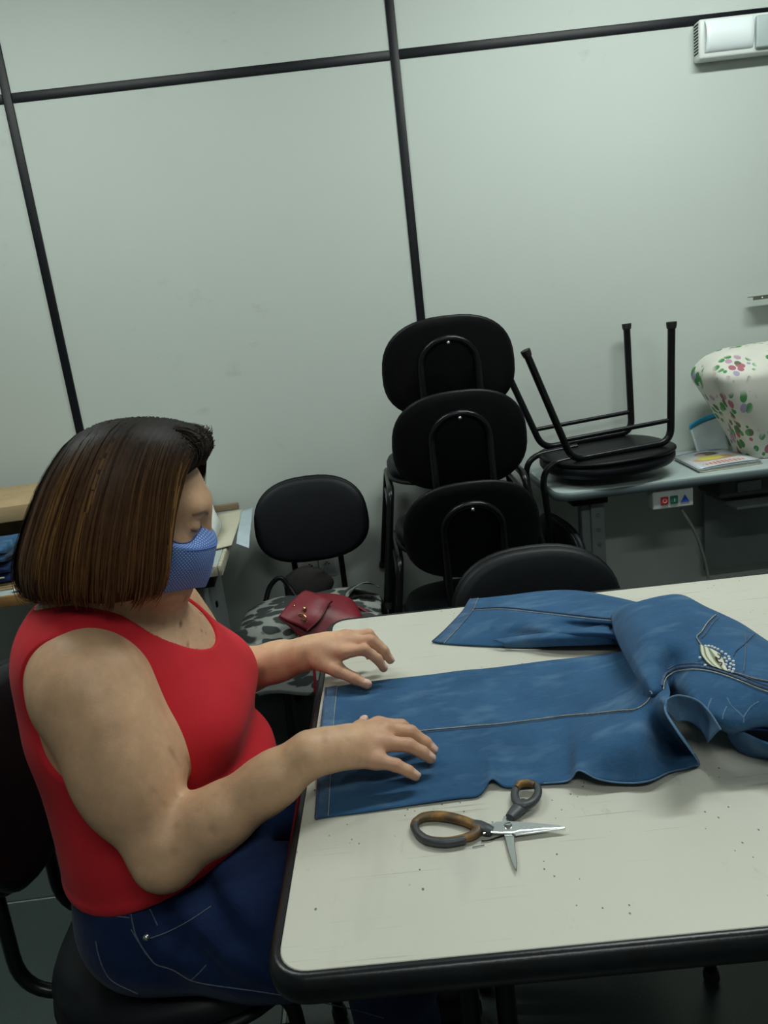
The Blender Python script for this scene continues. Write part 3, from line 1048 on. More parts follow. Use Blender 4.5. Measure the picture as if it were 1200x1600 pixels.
def blob_bag(name, sections, mat, parent, nz=6, wob=0.004, seed=1, cap=True):
    """closed soft form lofted through rounded sections [(centre, half x, half y)] from bottom to top"""
    G = []
    for c_, hx, hy in sections:
        o_ = super_outline(2 * hx, 2 * hy, 3.0, 48)
        G.append([(c_[0] + p[0], c_[1] + p[1], c_[2]) for p in o_])
    G = np.array(G)
    G = np.stack([crom(G[:, j], nz) for j in range(G.shape[1])], 1)
    G = G + (smooth_noise(G, 38, seed) * wob)[..., None] * np.array([1, 1, 0.6])
    o = grid_mesh(name, G, mat, parent, closed_v=True)
    bm = bmesh.new()
    bm.from_mesh(o.data)
    bm.verts.ensure_lookup_table()
    nv = G.shape[1]
    ends = [([bm.verts[ring * nv + j] for j in range(nv)], lift) for ring, lift in ((0, 0.0), (G.shape[0] - 1, 0.004))]
    for vs, lift in ends:
        c0 = bm.verts.new(sum((q.co for q in vs), Vector()) / nv + Vector((0, 0, lift)))
        for j in range(nv):
            f = bm.faces.new((vs[j], vs[(j + 1) % nv], c0))
            f.smooth = True
    bmesh.ops.recalc_face_normals(bm, faces=bm.faces)
    bm.to_mesh(o.data)
    bm.free()
    return o


lp = tag(empty('leopard_bag', (-0.235, 2.16, 0.4605)), 'grey leopard print cloth bag lying on the chair by the sockets', 'bag')
blob_bag('bag_body', [((0.02, -0.04, 0.0), 0.17, 0.15), ((0.02, -0.045, 0.012), 0.205, 0.19), ((0.015, -0.045, 0.030), 0.215, 0.190), ((0.0, -0.04, 0.046), 0.185, 0.15), ((-0.02, -0.03, 0.056), 0.13, 0.10), ((-0.02, -0.03, 0.060), 0.06, 0.05)], M['leopard'], lp, 5, 0.008, 3)
# the part of the cloth that hangs over the front of the seat
rows = []
for i in range(6):
    t = i / 5
    rows.append([(-0.20 + 0.30 * s + 0.015 * t, -0.175 - 0.065 * math.sin(t * 1.5), 0.055 - 0.18 * t ** 1.4 + 0.012 * math.sin(7 * s)) for s in np.linspace(0, 1, 7)])
grid_mesh('hanging_side', net(rows, 4, 4), M['leopard'], lp, solid=0.003)
rows = [[(0.12 + 0.11 * s, 0.03 - 0.02 * s + 0.05 * t, 0.052 + 0.05 * math.sin(2.2 * s) * (1 - 0.4 * t) - 0.02 * s) for s in np.linspace(0, 1, 6)] for t in np.linspace(-1, 1, 5)]
grid_mesh('frill', net(rows, 4, 4), M['leopard'], lp, solid=0.002)
tube('strap', [(-0.14, 0.09, 0.040), (-0.12, 0.11, 0.085), (-0.085, 0.115, 0.108), (-0.06, 0.11, 0.075), (-0.04, 0.09, 0.044)], 0.008, M['shell'], lp, 8, 6)

M['fur'] = plain('dark_fur', (0.008, 0.006, 0.006), 0.8, 0, 0.4, 60, 0.8)
db = tag(empty('dark_bag', (-0.245, 2.365, 0.4625)), 'dark brown soft pouch behind the red handbag', 'bag')
blob_bag('pouch', [((0.0, 0, 0.002), 0.06, 0.025), ((0.0, 0, 0.014), 0.075, 0.035), ((0.005, 0.0, 0.040), 0.078, 0.034), ((-0.004, 0.0, 0.070), 0.070, 0.030), ((0.006, 0, 0.090), 0.055, 0.022), ((0.0, 0, 0.100), 0.02, 0.01)], M['fur'], db, 5, 0.011, 8)
bm = bmesh.new()
bmesh.ops.create_uvsphere(bm, u_segments=10, v_segments=7, radius=0.011)
for v_ in bm.verts:
    v_.co = v_.co * 1.0 + Vector((-0.066, -0.034, 0.062))
from_bm('clasp', bm, M['steel'], db)

m, nt, b = new_mat('red_leather')
v = texco(nt)
c = ramp(nt, noise(nt, v, 22, 4), [(0.3, (0.17, 0.010, 0.020)), (0.7, (0.235, 0.016, 0.028))])
nt.links.new(c, b.inputs['Base Color'])
b.inputs['Roughness'].default_value = 0.45
bump(nt, b, noise(nt, v, 260, 3), 0.3, 0.0008)
M['redleather'] = m
M['gold'] = plain('gold_metal', (0.75, 0.55, 0.25), 0.25, 1.0)
HB = tag(empty('handbag', (-0.135, 2.005, 0.515)), 'dark red leather handbag lying on the leopard bag', 'bag')
hbz = lambda px, py, y: at_y(px, py, y) - Vector((-0.135, 2.005, 0.515))
# body: net from the open mouth (near left) over the belly to the far right end
prof_pts = [[(435, 966, 1.935), (452, 978, 1.92), (466, 992, 1.915), (480, 1004, 1.915)],
            [(452, 948, 1.975), (478, 962, 1.950), (495, 985, 1.930), (505, 1006, 1.915)],
            [(474, 930, 2.02), (505, 945, 1.985), (525, 975, 1.945), (530, 1004, 1.920)],
            [(500, 929, 2.05), (530, 940, 2.02), (550, 965, 1.965), (555, 1002, 1.925)],
            [(530, 931, 2.07), (548, 938, 2.05), (562, 960, 1.99), (575, 998, 1.93)],
            [(548, 938, 2.08), (556, 945, 2.06), (566, 962, 2.02), (585, 995, 1.95)]]
rows = [[tuple(hbz(*q)) for q in r] for r in prof_pts]
rows = [[(r[0][0], r[0][1] + 0.03, r[0][2] - 0.018)] + r + [(r[-1][0], r[-1][1] + 0.012, r[-1][2] - 0.006)] for r in rows]
G = net(rows, 6, 6)
G += (smooth_noise(G, 30, 2) * 0.0025)[..., None]
grid_mesh('bag_body', G, M['redleather'], HB, solid=0.004)
# flap folded over the left part, with its strap, buckle and rivets
fl_pts = [[(436, 963, 1.930), (450, 971, 1.916), (466, 978, 1.912), (480, 986, 1.910)],
          [(452, 944, 1.968), (468, 951, 1.945), (486, 960, 1.930), (500, 968, 1.925)],
          [(473, 925, 2.015), (490, 932, 1.985), (502, 938, 1.975), (512, 946, 1.970)],
          [(482, 924, 2.030), (496, 929, 2.005), (508, 934, 1.990), (518, 940, 1.985)]]
G = net([[tuple(hbz(*q)) for q in r] for r in fl_pts], 6, 6)
grid_mesh('flap', G, M['redleather'], HB, solid=0.004)
tube('flap_edge', [tuple(hbz(*q)) for q in [(480, 986, 1.908), (500, 967, 1.922), (513, 945, 1.967), (519, 939, 1.982)]], 0.003, plain('dark_red_edge', (0.07, 0.006, 0.012), 0.5), HB, 6, 5)
for px, py, yy, r_ in ((476, 951, 1.935, 0.0065), (460, 947, 1.955, 0.004)):
    bm = bmesh.new()
    bmesh.ops.create_uvsphere(bm, u_segments=12, v_segments=8, radius=r_)
    c0 = hbz(px, py, yy)
    for v_ in bm.verts:
        v_.co += c0
    from_bm('rivet', bm, M['gold'], HB)
tube('buckle', [tuple(hbz(*q)) for q in [(466, 960, 1.925), (472, 959, 1.922), (478, 964, 1.915), (477, 969, 1.912), (470, 966, 1.918)]], 0.0022, M['gold'], HB, 6, 4)
tube('zip_pull', [tuple(hbz(*q)) for q in [(466, 992, 1.906), (467, 998, 1.904), (468, 1004, 1.904)]], 0.0025, M['gold'], HB, 6, 3)
tube('shoulder_strap', [tuple(hbz(*q)) for q in [(552, 945, 2.07), (566, 952, 2.06), (580, 962, 2.03), (592, 975, 1.98), (580, 1010, 1.92), (560, 1040, 1.90), (500, 1085, 1.88), (492, 1060, 1.88), (490, 1010, 1.905)]], 0.0045, M['redleather'], HB, 8, 6)

# ================================================================== the jeans being altered, spread on the table
JE = tag(empty('jeans', (0.42, 1.0, 0.7505)), 'blue denim jeans with one leg cut open, spread across the work table', 'jeans')
JO = np.array([0.42, 1.0, 0.7505])


def jn(ctrl, nu=8, nv=8):
    return net([[tuple(at_z(*q)) for q in row] for row in ctrl], nu, nv) - JO


def wrinkle(G, amp=0.0012, sc_=28, seed=0, aniso=(1, 1, 1)):
    G = G.copy()
    G[..., 2] += np.abs(smooth_noise(G * np.array(aniso), sc_, seed)) * amp
    return G


def seam_line(G, pts, r, mat, parent, name='seam', lift=0.0012, n=4):
    """stitching that runs on a grid surface; pts are (row, column) fractions 0..1"""
    nu_, nv_ = G.shape[:2]
    out = []
    for a, b_ in crom([(p[0], p[1], 0) for p in pts], n)[:, :2]:
        i, j = np.clip(a, 0, 1) * (nu_ - 1), np.clip(b_, 0, 1) * (nv_ - 1)
        i0, j0 = min(int(i), nu_ - 2), min(int(j), nv_ - 2)
        fi, fj = i - i0, j - j0
        p = (G[i0, j0] * (1 - fi) * (1 - fj) + G[i0 + 1, j0] * fi * (1 - fj) + G[i0, j0 + 1] * (1 - fi) * fj + G[i0 + 1, j0 + 1] * fi * fj)
        e1, e2 = G[i0 + 1, j0] - G[i0, j0], G[i0, j0 + 1] - G[i0, j0]
        nn = np.cross(e1, e2)
        nn /= np.linalg.norm(nn) + 1e-12
        if nn[2] < 0:
            nn = -nn
        out.append(tuple(p + nn * lift))
    return tube(name, out, r, mat, parent, 6)


# --- opened leg lying flat: columns from the hem (left) to the knee fold, rows far edge -> cut near edge
T0 = 0.7525
leg = [  # each entry a station along the leg
    [(509, 1076, T0 + .003), (503, 1125, T0 + .003), (500, 1172, T0 + .003), (497, 1225, T0 + .003), (493, 1279, T0 + .002)],
    [(527, 1073, T0 + .002), (522, 1123, T0 + .003), (519, 1170, T0 + .003), (516, 1222, T0 + .002), (513, 1276, T0)],
    [(580, 1066, T0 + .001), (575, 1110, T0 + .003), (572, 1160, T0 + .003), (570, 1212, T0 + .002), (568, 1269, T0)],
    [(650, 1057, T0 + .001), (645, 1100, T0 + .004), (642, 1146, T0 + .005), (641, 1200, T0 + .003), (640, 1259, T0)],
    [(720, 1048, T0 + .001), (715, 1092, T0 + .005), (712, 1139, T0 + .005), (712, 1190, T0 + .003), (715, 1249, T0)],
    [(752, 1045, T0 + .002), (750, 1090, T0 + .006), (748, 1135, T0 + .006), (748, 1185, T0 + .005), (749, 1243, T0 + .001)],
    [(772, 1043, T0 + .002), (770, 1086, T0 + .007), (769, 1133, T0 + .007), (769, 1180, T0 + .008), (768, 1217, T0 + .010)],
    [(796, 1040, T0 + .001), (793, 1083, T0 + .006), (792, 1131, T0 + .006), (792, 1180, T0 + .005), (793, 1230, T0 + .002)],
    [(850, 1033, T0 + .001), (846, 1076, T0 + .006), (845, 1125, T0 + .008), (846, 1175, T0 + .006), (850, 1226, T0 + .001)],
    [(885, 1029, T0 + .003), (880, 1072, T0 + .008), (880, 1120, T0 + .012), (882, 1160, T0 + .010), (888, 1222, T0 + .004)],
    [(905, 1027, T0 + .004), (902, 1070, T0 + .010), (902, 1118, T0 + .016), (902, 1158, T0 + .022), (904, 1206, T0 + .020)],
    [(932, 1024, T0 + .006), (930, 1068, T0 + .014), (930, 1116, T0 + .024), (932, 1160, T0 + .034), (934, 1219, T0 + .012)],
    [(965, 1020, T0 + .012), (962, 1065, T0 + .020), (962, 1112, T0 + .034), (966, 1158, T0 + .040), (972, 1224, T0 + .006)],
    [(990, 1018, T0 + .020), (990, 1062, T0 + .034), (990, 1110, T0 + .046), (1000, 1150, T0 + .046), (1014, 1221, T0 + .008)],
    [(1004, 1022, T0 + .034), (1008, 1060, T0 + .052), (1014, 1104, T0 + .058), (1030, 1150, T0 + .024), (1046, 1207, T0 + .003)],
    [(1012, 1030, T0 + .050), (1022, 1068, T0 + .064), (1027, 1106, T0 + .064), (1052, 1164, T0 + .006), (1068, 1202, T0 + .001)],
    [(1024, 1040, T0 + .060), (1036, 1076, T0 + .072), (1036, 1104, T0 + .074), (1082, 1176, T0 + .006), (1092, 1196, T0 + .003)],
    [(1034, 1045, T0 + .066), (1046, 1080, T0 + .080), (1039, 1108, T0 + .086), (1056, 1140, T0 + .078), (1084, 1180, T0 + .054)],
]
Gl = jn(leg, 5, 14)
Gl = wrinkle(Gl, 0.0026, 30, 4, (1, 0.5, 1))
Gl[..., 2] = np.maximum(Gl[..., 2], T0 + 0.0004 - JO[2])
legp = grid_mesh('opened_leg', Gl, M['denim'], JE, solid=0.0014, offset=-1)
nst = len(leg) - 1
seam_line(Gl, [(k / nst, 0.50) for k in np.linspace(2.6, 13.2, 14)] + [(13.9 / nst, 0.47), (14.6 / nst, 0.40), (15.4 / nst, 0.34)], 0.0008, M['thread'], legp)
seam_line(Gl, [(k / nst, 0.515) for k in np.linspace(2.6, 13.0, 14)], 0.0005, M['thread_dim'], legp)
seam_line(Gl, [(1.0 / nst, q) for q in np.linspace(0.0, 1.0, 9)], 0.0006, M['thread'], legp, 'hem_stitch')
hem = Gl[0:6] + np.array([0, 0, 0.0012])
grid_mesh('hem_band', hem, M['denim_hem'], legp, solid=0.001)
seam_line(Gl, [(0.06 / nst, q) for q in np.linspace(0.0, 1.0, 9)], 0.0024, M['thread_blue'], legp, 'hem_fold', 0.0004)
# cut raw edge, paler where the weave shows
seam_line(Gl, [(k / nst, 0.999) for k in np.linspace(8.0, 17.0, 22)] , 0.0010, M['denim_in'], legp, 'raw_edge', 0.0)
seam_line(Gl, [(1.0, q) for q in np.linspace(0.45, 1.0, 12)], 0.0013, M['denim_in'], legp, 'raw_edge', 0.0)

# --- the other leg, still a tube, lying behind
bleg = [
    [(735, 938, T0 + .012), (724, 955, T0 + .017), (708, 972, T0 + .015), (692, 988, T0 + .009), (675, 1003, T0)],
    [(748, 936, T0 + .014), (740, 954, T0 + .020), (725, 973, T0 + .019), (710, 989, T0 + .011), (694, 1006, T0)],
    [(792, 931, T0 + .014), (787, 951, T0 + .027), (777, 972, T0 + .027), (767, 991, T0 + .015), (758, 1010, T0)],
    [(850, 925, T0 + .014), (846, 956, T0 + .032), (842, 975, T0 + .034), (839, 992, T0 + .020), (835, 1012, T0)],
    [(905, 924, T0 + .020), (905, 962, T0 + .040), (901, 978, T0 + .028), (898, 990, T0 + .034), (894, 1010, T0)],
    [(958, 934, T0 + .024), (955, 967, T0 + .050), (951, 981, T0 + .034), (950, 992, T0 + .042), (950, 1008, T0 + .002)],
    [(1012, 946, T0 + .030), (1006, 970, T0 + .060), (1001, 986, T0 + .050), (996, 1000, T0 + .044), (992, 1012, T0 + .006)],
]
C = [[at_z(*q) for q in r] for r in bleg]
C = [[Vector((r[0].x + 0.008, r[0].y + 0.022, T0 - 0.0005))] + r for r in C]
Gb = net([[tuple(p) for p in r] for r in C], 9, 8) - JO
Gb = wrinkle(Gb, 0.0022, 34, 8, (0.6, 1, 1))
bl = grid_mesh('uncut_leg', Gb, M['denim'], JE, solid=0.0014, offset=-1)
seam_line(Gb, [(0.16, 0.385), (0.3, 0.39), (0.5, 0.40), (0.7, 0.405), (0.86, 0.405)], 0.0014, M['thread_blue'], bl)
seam_line(Gb, [(0.16, 0.41), (0.3, 0.415), (0.5, 0.425), (0.7, 0.43), (0.86, 0.43)], 0.0006, M['thread'], bl)
seam_line(Gb, [(0.165, q) for q in np.linspace(0.2, 1, 8)], 0.0006, M['thread'], bl, 'hem_stitch')
grid_mesh('hem_band', Gb[0:10, 8:] + np.array([0, 0, 0.0012]), M['denim_hem'], bl, solid=0.001)
seam_line(Gb, [(0.01, q) for q in np.linspace(0.2, 1, 8)], 0.0024, M['thread_blue'], bl, 'hem_fold', 0.0004)
# pressed-flat lower fold of that leg
Gf = jn([[(770, 1000, T0 + .012), (800, 996, T0 + .018), (850, 990, T0 + .024), (900, 984, T0 + .032), (950, 976, T0 + .038)],
         [(785, 1006, T0 + .010), (820, 1001, T0 + .016), (860, 997, T0 + .026), (910, 994, T0 + .030), (955, 990, T0 + .038)],
         [(790, 1011, T0 + .001), (830, 1011, T0 + .004), (870, 1009, T0 + .012), (920, 1008, T0 + .014), (960, 1006, T0 + .018)]], 6, 6)
grid_mesh('leg_fold', Gf, M['denim'], JE, solid=0.0014, offset=-1)

# --- hips and seat, bunched up
seat = [
    [(955, 962, T0 + .052), (958, 985, T0 + .054), (968, 1012, T0 + .056), (985, 1046, T0 + .060), (1004, 1078, T0 + .062)],
    [(968, 950, T0 + .068), (975, 976, T0 + .078), (985, 1008, T0 + .080), (1000, 1044, T0 + .080), (1018, 1082, T0 + .074)],
    [(995, 941, T0 + .080), (1002, 972, T0 + .098), (1012, 1006, T0 + .098), (1024, 1042, T0 + .086), (1036, 1080, T0 + .070)],
    [(1040, 935, T0 + .088), (1046, 968, T0 + .106), (1050, 1004, T0 + .100), (1052, 1040, T0 + .076), (1050, 1072, T0 + .056)],
    [(1068, 936, T0 + .088), (1075, 970, T0 + .106), (1080, 1006, T0 + .100), (1082, 1040, T0 + .090), (1078, 1086, T0 + .080)],
    [(1100, 950, T0 + .086), (1104, 982, T0 + .104), (1110, 1014, T0 + .100), (1114, 1046, T0 + .094), (1110, 1112, T0 + .076)],
    [(1150, 970, T0 + .080), (1150, 1002, T0 + .098), (1155, 1032, T0 + .096), (1162, 1064, T0 + .092), (1152, 1134, T0 + .062)],
    [(1200, 1002, T0 + .072), (1200, 1030, T0 + .090), (1202, 1056, T0 + .090), (1206, 1086, T0 + .086), (1200, 1130, T0 + .062)],
    [(1262, 1036, T0 + .062), (1258, 1062, T0 + .078), (1258, 1084, T0 + .080), (1262, 1106, T0 + .076), (1256, 1140, T0 + .058)],
    [(1330, 1070, T0 + .050), (1325, 1090, T0 + .064), (1322, 1110, T0 + .064), (1325, 1126, T0 + .060), (1318, 1150, T0 + .046)],
]
C = [[at_z(*q) for q in r] for r in seat]
C = [[Vector((r[0].x + 0.02, r[0].y + 0.040, T0))] + r + [r[-1] + Vector((0.004, 0.022, -0.030))] for r in C]
Gs = net([[tuple(p) for p in r] for r in C], 9, 9) - JO
Gs = wrinkle(Gs, 0.0065, 30, 12, (1, 0.7, 1))
st = grid_mesh('seat_panel', Gs, M['denim'], JE, solid=0.0014, offset=-1)
ns = len(seat) - 1
def on_seat(px, py):
    """the point of the hip surface that is seen at a picture point"""
    best, bp_ = 1e9, None
    W = Gs + JO - np.array(CAM_POS)
    z_ = W @ np.array(CAM_F)
    X_ = 600 + FOCAL * (W @ np.array(CAM_R)) / z_
    Yp = 800 - FOCAL * (W @ np.array(CAM_U)) / z_
    d_ = (X_ - px) ** 2 + (Yp - py) ** 2
    d_[:, :8] += 1e6
    i, j = np.unravel_index(np.argmin(d_), d_.shape)
    i, j = min(max(i, 1), Gs.shape[0] - 2), min(max(j, 1), Gs.shape[1] - 2)
    nn = np.cross(Gs[i + 1, j] - Gs[i - 1, j], Gs[i, j + 1] - Gs[i, j - 1])
    nn /= np.linalg.norm(nn)
    if nn[2] < 0:
        nn = -nn
    # slide in the tangent plane to the exact point
    P0 = Gs[i, j] + JO
    d = np.array(_ray(px, py))
    o_ = np.array(CAM_POS)
    t_ = ((P0 - o_) @ nn) / (d @ nn)
    hit = o_ + d * t_
    if np.linalg.norm(hit - P0) > 0.012:
        hit = P0
    return hit - JO, nn


def cloth_line(pts, r, mat, name, lift=0.001, n=4):
    """stitching laid on the hip surface"""
    P_ = []
    for q in crom([(a, c_, 0) for a, c_ in pts], n):
        p, nn = on_seat(q[0], q[1])
        P_.append(tuple(p + nn * lift))
    return tube(name, P_, r, mat, st, 6)


seat_s = [(1034, 1072), (1036, 1060), (1042, 1051), (1056, 1045), (1080, 1042), (1104, 1044), (1128, 1050), (1156, 1060), (1182, 1071), (1215, 1082), (1260, 1096)]
cloth_line(seat_s, 0.0020, M['thread_blue'], 'seat_seam', 0.0004)
cloth_line([(a, c_ - 5) for a, c_ in seat_s[2:]], 0.0006, M['thread_dim'], 'seat_stitch', 0.0012)
cloth_line([(a + 1, c_ + 5) for a, c_ in seat_s], 0.0007, M['thread'], 'seat_stitch', 0.0014)
cloth_line([(1016, 1080), (1022, 1086), (1030, 1085), (1034, 1082)], 0.0008, M['thread'], 'crotch_stitch', 0.001)
pkt = [(1118, 962), (1112, 967), (1104, 976), (1096, 989), (1089, 996), (1092, 1003), (1097, 1010)]
cloth_line(pkt, 0.0015, M['thread_blue'], 'pocket_edge', 0.0004, 3)
cloth_line(pkt, 0.0006, M['thread'], 'pocket_stitch', 0.0020, 3)
cloth_line([(a + 7, c_ + 2) for a, c_ in pkt[:5]], 0.0005, M['thread_dim'], 'pocket_stitch', 0.0010, 3)
pk2 = [(1140, 1051), (1158, 1055), (1180, 1062), (1210, 1068), (1250, 1078)]
cloth_line(pk2, 0.0015, M['thread_blue'], 'pocket_edge', 0.0004, 3)
cloth_line(pk2, 0.0006, M['thread'], 'pocket_stitch', 0.0020, 3)
cloth_line([(1164, 982), (1165, 1005), (1164, 1030), (1162, 1050)], 0.0005, M['thread_dim'], 'pocket_stitch', 0.0008, 3)
cloth_line([(1178, 992), (1164, 1006), (1150, 1018), (1146, 1026)], 0.0006, M['thread_blue'], 'pocket_stitch', 0.0010, 3)
for wl in ([(1112, 1091), (1108, 1100), (1106, 1108)], [(1136, 1090), (1143, 1103), (1155, 1114), (1162, 1122), (1162, 1130)], [(1186, 1096), (1174, 1104), (1167, 1113), (1162, 1121)], [(1136, 1104), (1131, 1114), (1129, 1124)]):
    cloth_line(wl, 0.0011, M['faded_denim'], 'wear_line', -0.0005, 4)

lab_pts = [[(1094, 1010), (1104, 1014), (1114, 1018)], [(1096, 1024), (1110, 1030), (1126, 1026)], [(1104, 1036), (1120, 1042), (1134, 1042)], [(1112, 1043), (1126, 1048), (1138, 1052)]]
Glab = net([[tuple(on_seat(*q)[0] + on_seat(*q)[1] * 0.003) for q in r] for r in lab_pts], 5, 5)
m, nt, b = new_mat('pocket_label')
uvx = N(nt, 'ShaderNodeTexCoord').outputs['UV']
w_ = N(nt, 'ShaderNodeTexWave')
w_.bands_direction = 'Y'
w_.inputs['Scale'].default_value = 34
w_.inputs['Distortion'].default_value = 1.0
nt.links.new(uvx, w_.inputs['Vector'])
c = ramp(nt, w_.outputs[1], [(0.15, (0.16, 0.20, 0.10)), (0.45, (0.52, 0.50, 0.36)), (0.8, (0.60, 0.60, 0.52))])
nt.links.new(c, b.inputs['Base Color'])
b.inputs['Roughness'].default_value = 0.6
lb = grid_mesh('pocket_label', Glab, m, st, solid=0.001)
# looping monogram on the label
lq = [(1122, 1026), (1127, 1030), (1124, 1034), (1119, 1031), (1123, 1038), (1129, 1040), (1127, 1044)]
tube('monogram', [tuple(on_seat(*q)[0] + on_seat(*q)[1] * 0.0045) for q in lq], 0.0006, M['shell'], lb, 5, 5)
studs = [(1103, 1013), (1108, 1013), (1113, 1014), (1117, 1016), (1122, 1018), (1128, 1022), (1134, 1026), (1139, 1030), (1133, 1032), (1140, 1034), (1146, 1037), (1136, 1037), (1142, 1041), (1147, 1043), (1135, 1042), (1141, 1046), (1147, 1049), (1140, 1051), (1145, 1053), (1103, 1043), (1095, 1031)]
stud_me = None
for px, py in studs:
    p, nn = on_seat(px, py)
    if stud_me is None:
        bm = bmesh.new()
        bmesh.ops.create_icosphere(bm, subdivisions=1, radius=0.0021)
        o = from_bm('stud', bm, M['crystal'], st, False)
        stud_me = o.data
    else:
        o = link('stud', stud_me, M['crystal'], st, False)
    o.location = tuple(p + nn * 0.0035)

# --- curled cut edge: pale inside of the cloth turning over, with its raw edge
Gc = jn([[(1040, 1110, T0 + .084), (1043, 1094, T0 + .092), (1060, 1087, T0 + .096), (1088, 1094, T0 + .092), (1108, 1112, T0 + .084), (1126, 1140, T0 + .070)],
         [(1050, 1120, T0 + .070), (1056, 1108, T0 + .072), (1068, 1104, T0 + .074), (1090, 1110, T0 + .072), (1106, 1124, T0 + .066), (1118, 1146, T0 + .060)],
         [(1056, 1128, T0 + .056), (1066, 1126, T0 + .054), (1078, 1128, T0 + .052), (1088, 1134, T0 + .050), (1098, 1144, T0 + .048), (1106, 1160, T0 + .040)]], 8, 8)
cu = grid_mesh('curled_edge', Gc, M['denim_in'], JE, solid=0.0014)
seam_line(Gc, [(0.0, q) for q in np.linspace(0, 1, 14)], 0.0013, M['denim_in'], cu, 'raw_edge', 0.0)
# --- waistband lying on the table at the near right
Gw = jn([[(1136, 1138, T0 + .040), (1150, 1140, T0 + .046), (1168, 1148, T0 + .046), (1190, 1158, T0 + .044), (1220, 1168, T0 + .042), (1270, 1176, T0 + .04)],
         [(1139, 1150, T0 + .024), (1152, 1158, T0 + .024), (1172, 1166, T0 + .024), (1194, 1172, T0 + .024), (1222, 1180, T0 + .022), (1272, 1188, T0 + .02)],
         [(1146, 1164, T0 + .002), (1158, 1174, T0 + .001), (1176, 1181, T0), (1198, 1184, T0), (1226, 1190, T0), (1275, 1198, T0)]], 8, 8)
wbn = grid_mesh('waistband', Gw, M['denim'], JE, solid=0.003)
seam_line(Gw, [(0.06, q) for q in np.linspace(0, 1, 10)], 0.0012, M['thread'], wbn, 'waist_stitch')
seam_line(Gw, [(0.9, q) for q in np.linspace(0, 1, 10)], 0.0009, M['thread_dim'], wbn, 'waist_stitch')
Gw2 = jn([[(1158, 1140, T0 + .050), (1190, 1140, T0 + .052), (1225, 1146, T0 + .05), (1270, 1156, T0 + .05)],
          [(1162, 1146, T0 + .030), (1192, 1148, T0 + .03), (1228, 1156, T0 + .03), (1272, 1168, T0 + .03)],
          [(1168, 1150, T0 + .006), (1196, 1156, T0 + .004), (1230, 1166, T0 + .004), (1275, 1180, T0 + .004)]], 6, 6)
grid_mesh('waistband_lining', Gw2, M['denim_dark'], JE, solid=0.002)

# ================================================================== scissors
M['orange'] = None
m, nt, b = new_mat('worn_handle')
v = texco(nt)
f = noise(nt, v, 42, 5, 0.65)
c = ramp(nt, f, [(0.35, (0.045, 0.032, 0.022)), (0.50, (0.12, 0.062, 0.018)), (0.66, (0.30, 0.145, 0.02))])
nt.links.new(c, b.inputs['Base Color'])
b.inputs['Roughness'].default_value = 0.5
bump(nt, b, f, 0.3, 0.001)
M['wornhandle'] = m
M['handle'] = plain('grey_handle', (0.045, 0.05, 0.055), 0.45, 0, 0.3, 50)
M['blade'] = plain('blade_steel', (0.66, 0.68, 0.69), 0.24, 1.0, 0.06, 90)
SC = tag(empty('scissors', (0.11, 0.718, 0.7505)), 'open dressmaking scissors with worn grey and ochre handles', 'scissors')
piv = at_z(795, 1290, 0.757)
SC.location = (piv.x, piv.y, 0.7505)


def sp(px, py, z=0.757):
    q = at_z(px, py, z)
    return Vector((q.x - piv.x, q.y - piv.y, z - 0.7505))


def flat(name, px_outline, z0, z1, mat, parent, bev=0.0006):
    return prism(name, [sp(*q)[:2] for q in px_outline], z0, z1, mat, parent, bev, 30, 1)


def loop_handle(name, px_pts, rads, zc, mat, parent, close=True, flat_z=0.75, n=6):
    P_ = [sp(px, py, 0.7505 + zc) for px, py in px_pts]
    if close:
        Pn = crom([tuple(p) for p in P_ + [P_[0]]], n)[:-1]
    else:
        Pn = crom([tuple(p) for p in P_], n)
    R_ = np.interp(np.linspace(0, 1, len(Pn)), np.linspace(0, 1, len(rads)), rads)
    bm = bmesh.new()
    rings = []
    K = len(Pn)
    for i in range(K):
        a, c_ = (Pn[i - 1], Pn[(i + 1) % K]) if close else (Pn[max(i - 1, 0)], Pn[min(i + 1, K - 1)])
        td = Vector(c_ - a).normalized()
        nn = Vector((td.y, -td.x, 0)).normalized()
        rings.append([bm.verts.new(Vector(Pn[i]) + nn * math.cos(t) * R_[i] + Vector((0, 0, 1)) * math.sin(t) * R_[i] * flat_z) for t in [2 * math.pi * k / 10 for k in range(10)]])
    for i in range(K if close else K - 1):
        for k in range(10):
            bm.faces.new((rings[i][k], rings[i][(k + 1) % 10], rings[(i + 1) % K][(k + 1) % 10], rings[(i + 1) % K][k]))
    if not close:
        bm.faces.new(rings[0][::-1])
        bm.faces.new(rings[-1])
    return from_bm(name, bm, mat, parent, True, 60)


# half with the long loop: handle on the left, blade to the right
b1 = flat('blade', [(752, 1295), (764, 1289), (776, 1285), (795, 1284), (830, 1286), (870, 1290), (884, 1293), (883, 1294), (850, 1296), (812, 1299), (800, 1302), (780, 1302), (768, 1301), (755, 1303)], 0.0052, 0.0078, M['blade'], SC)
flat('blade_bevel', [(800, 1302), (812, 1299), (850, 1296), (883, 1294), (850, 1298), (806, 1304)], 0.0046, 0.0066, M['steel'], b1, 0.0002)
h1 = loop_handle('handle_loop', [(650, 1283), (664, 1276), (690, 1275), (716, 1280), (736, 1287), (747, 1295), (740, 1304), (722, 1310), (695, 1314), (668, 1311), (652, 1300), (647, 1290)],
                 [0.0050, 0.0062, 0.0068, 0.0066, 0.0062, 0.0066, 0.0060, 0.0050, 0.0048, 0.0048, 0.0046, 0.0046, 0.0050], 0.0056, M['wornhandle'], SC)
loop_handle('handle_outer', [(649, 1287), (650, 1298), (666, 1312), (695, 1317), (722, 1313), (727, 1312)], [0.0042, 0.0046, 0.0050, 0.0050, 0.0050, 0.0044], 0.0056, M['handle'], h1, False, 1.0)
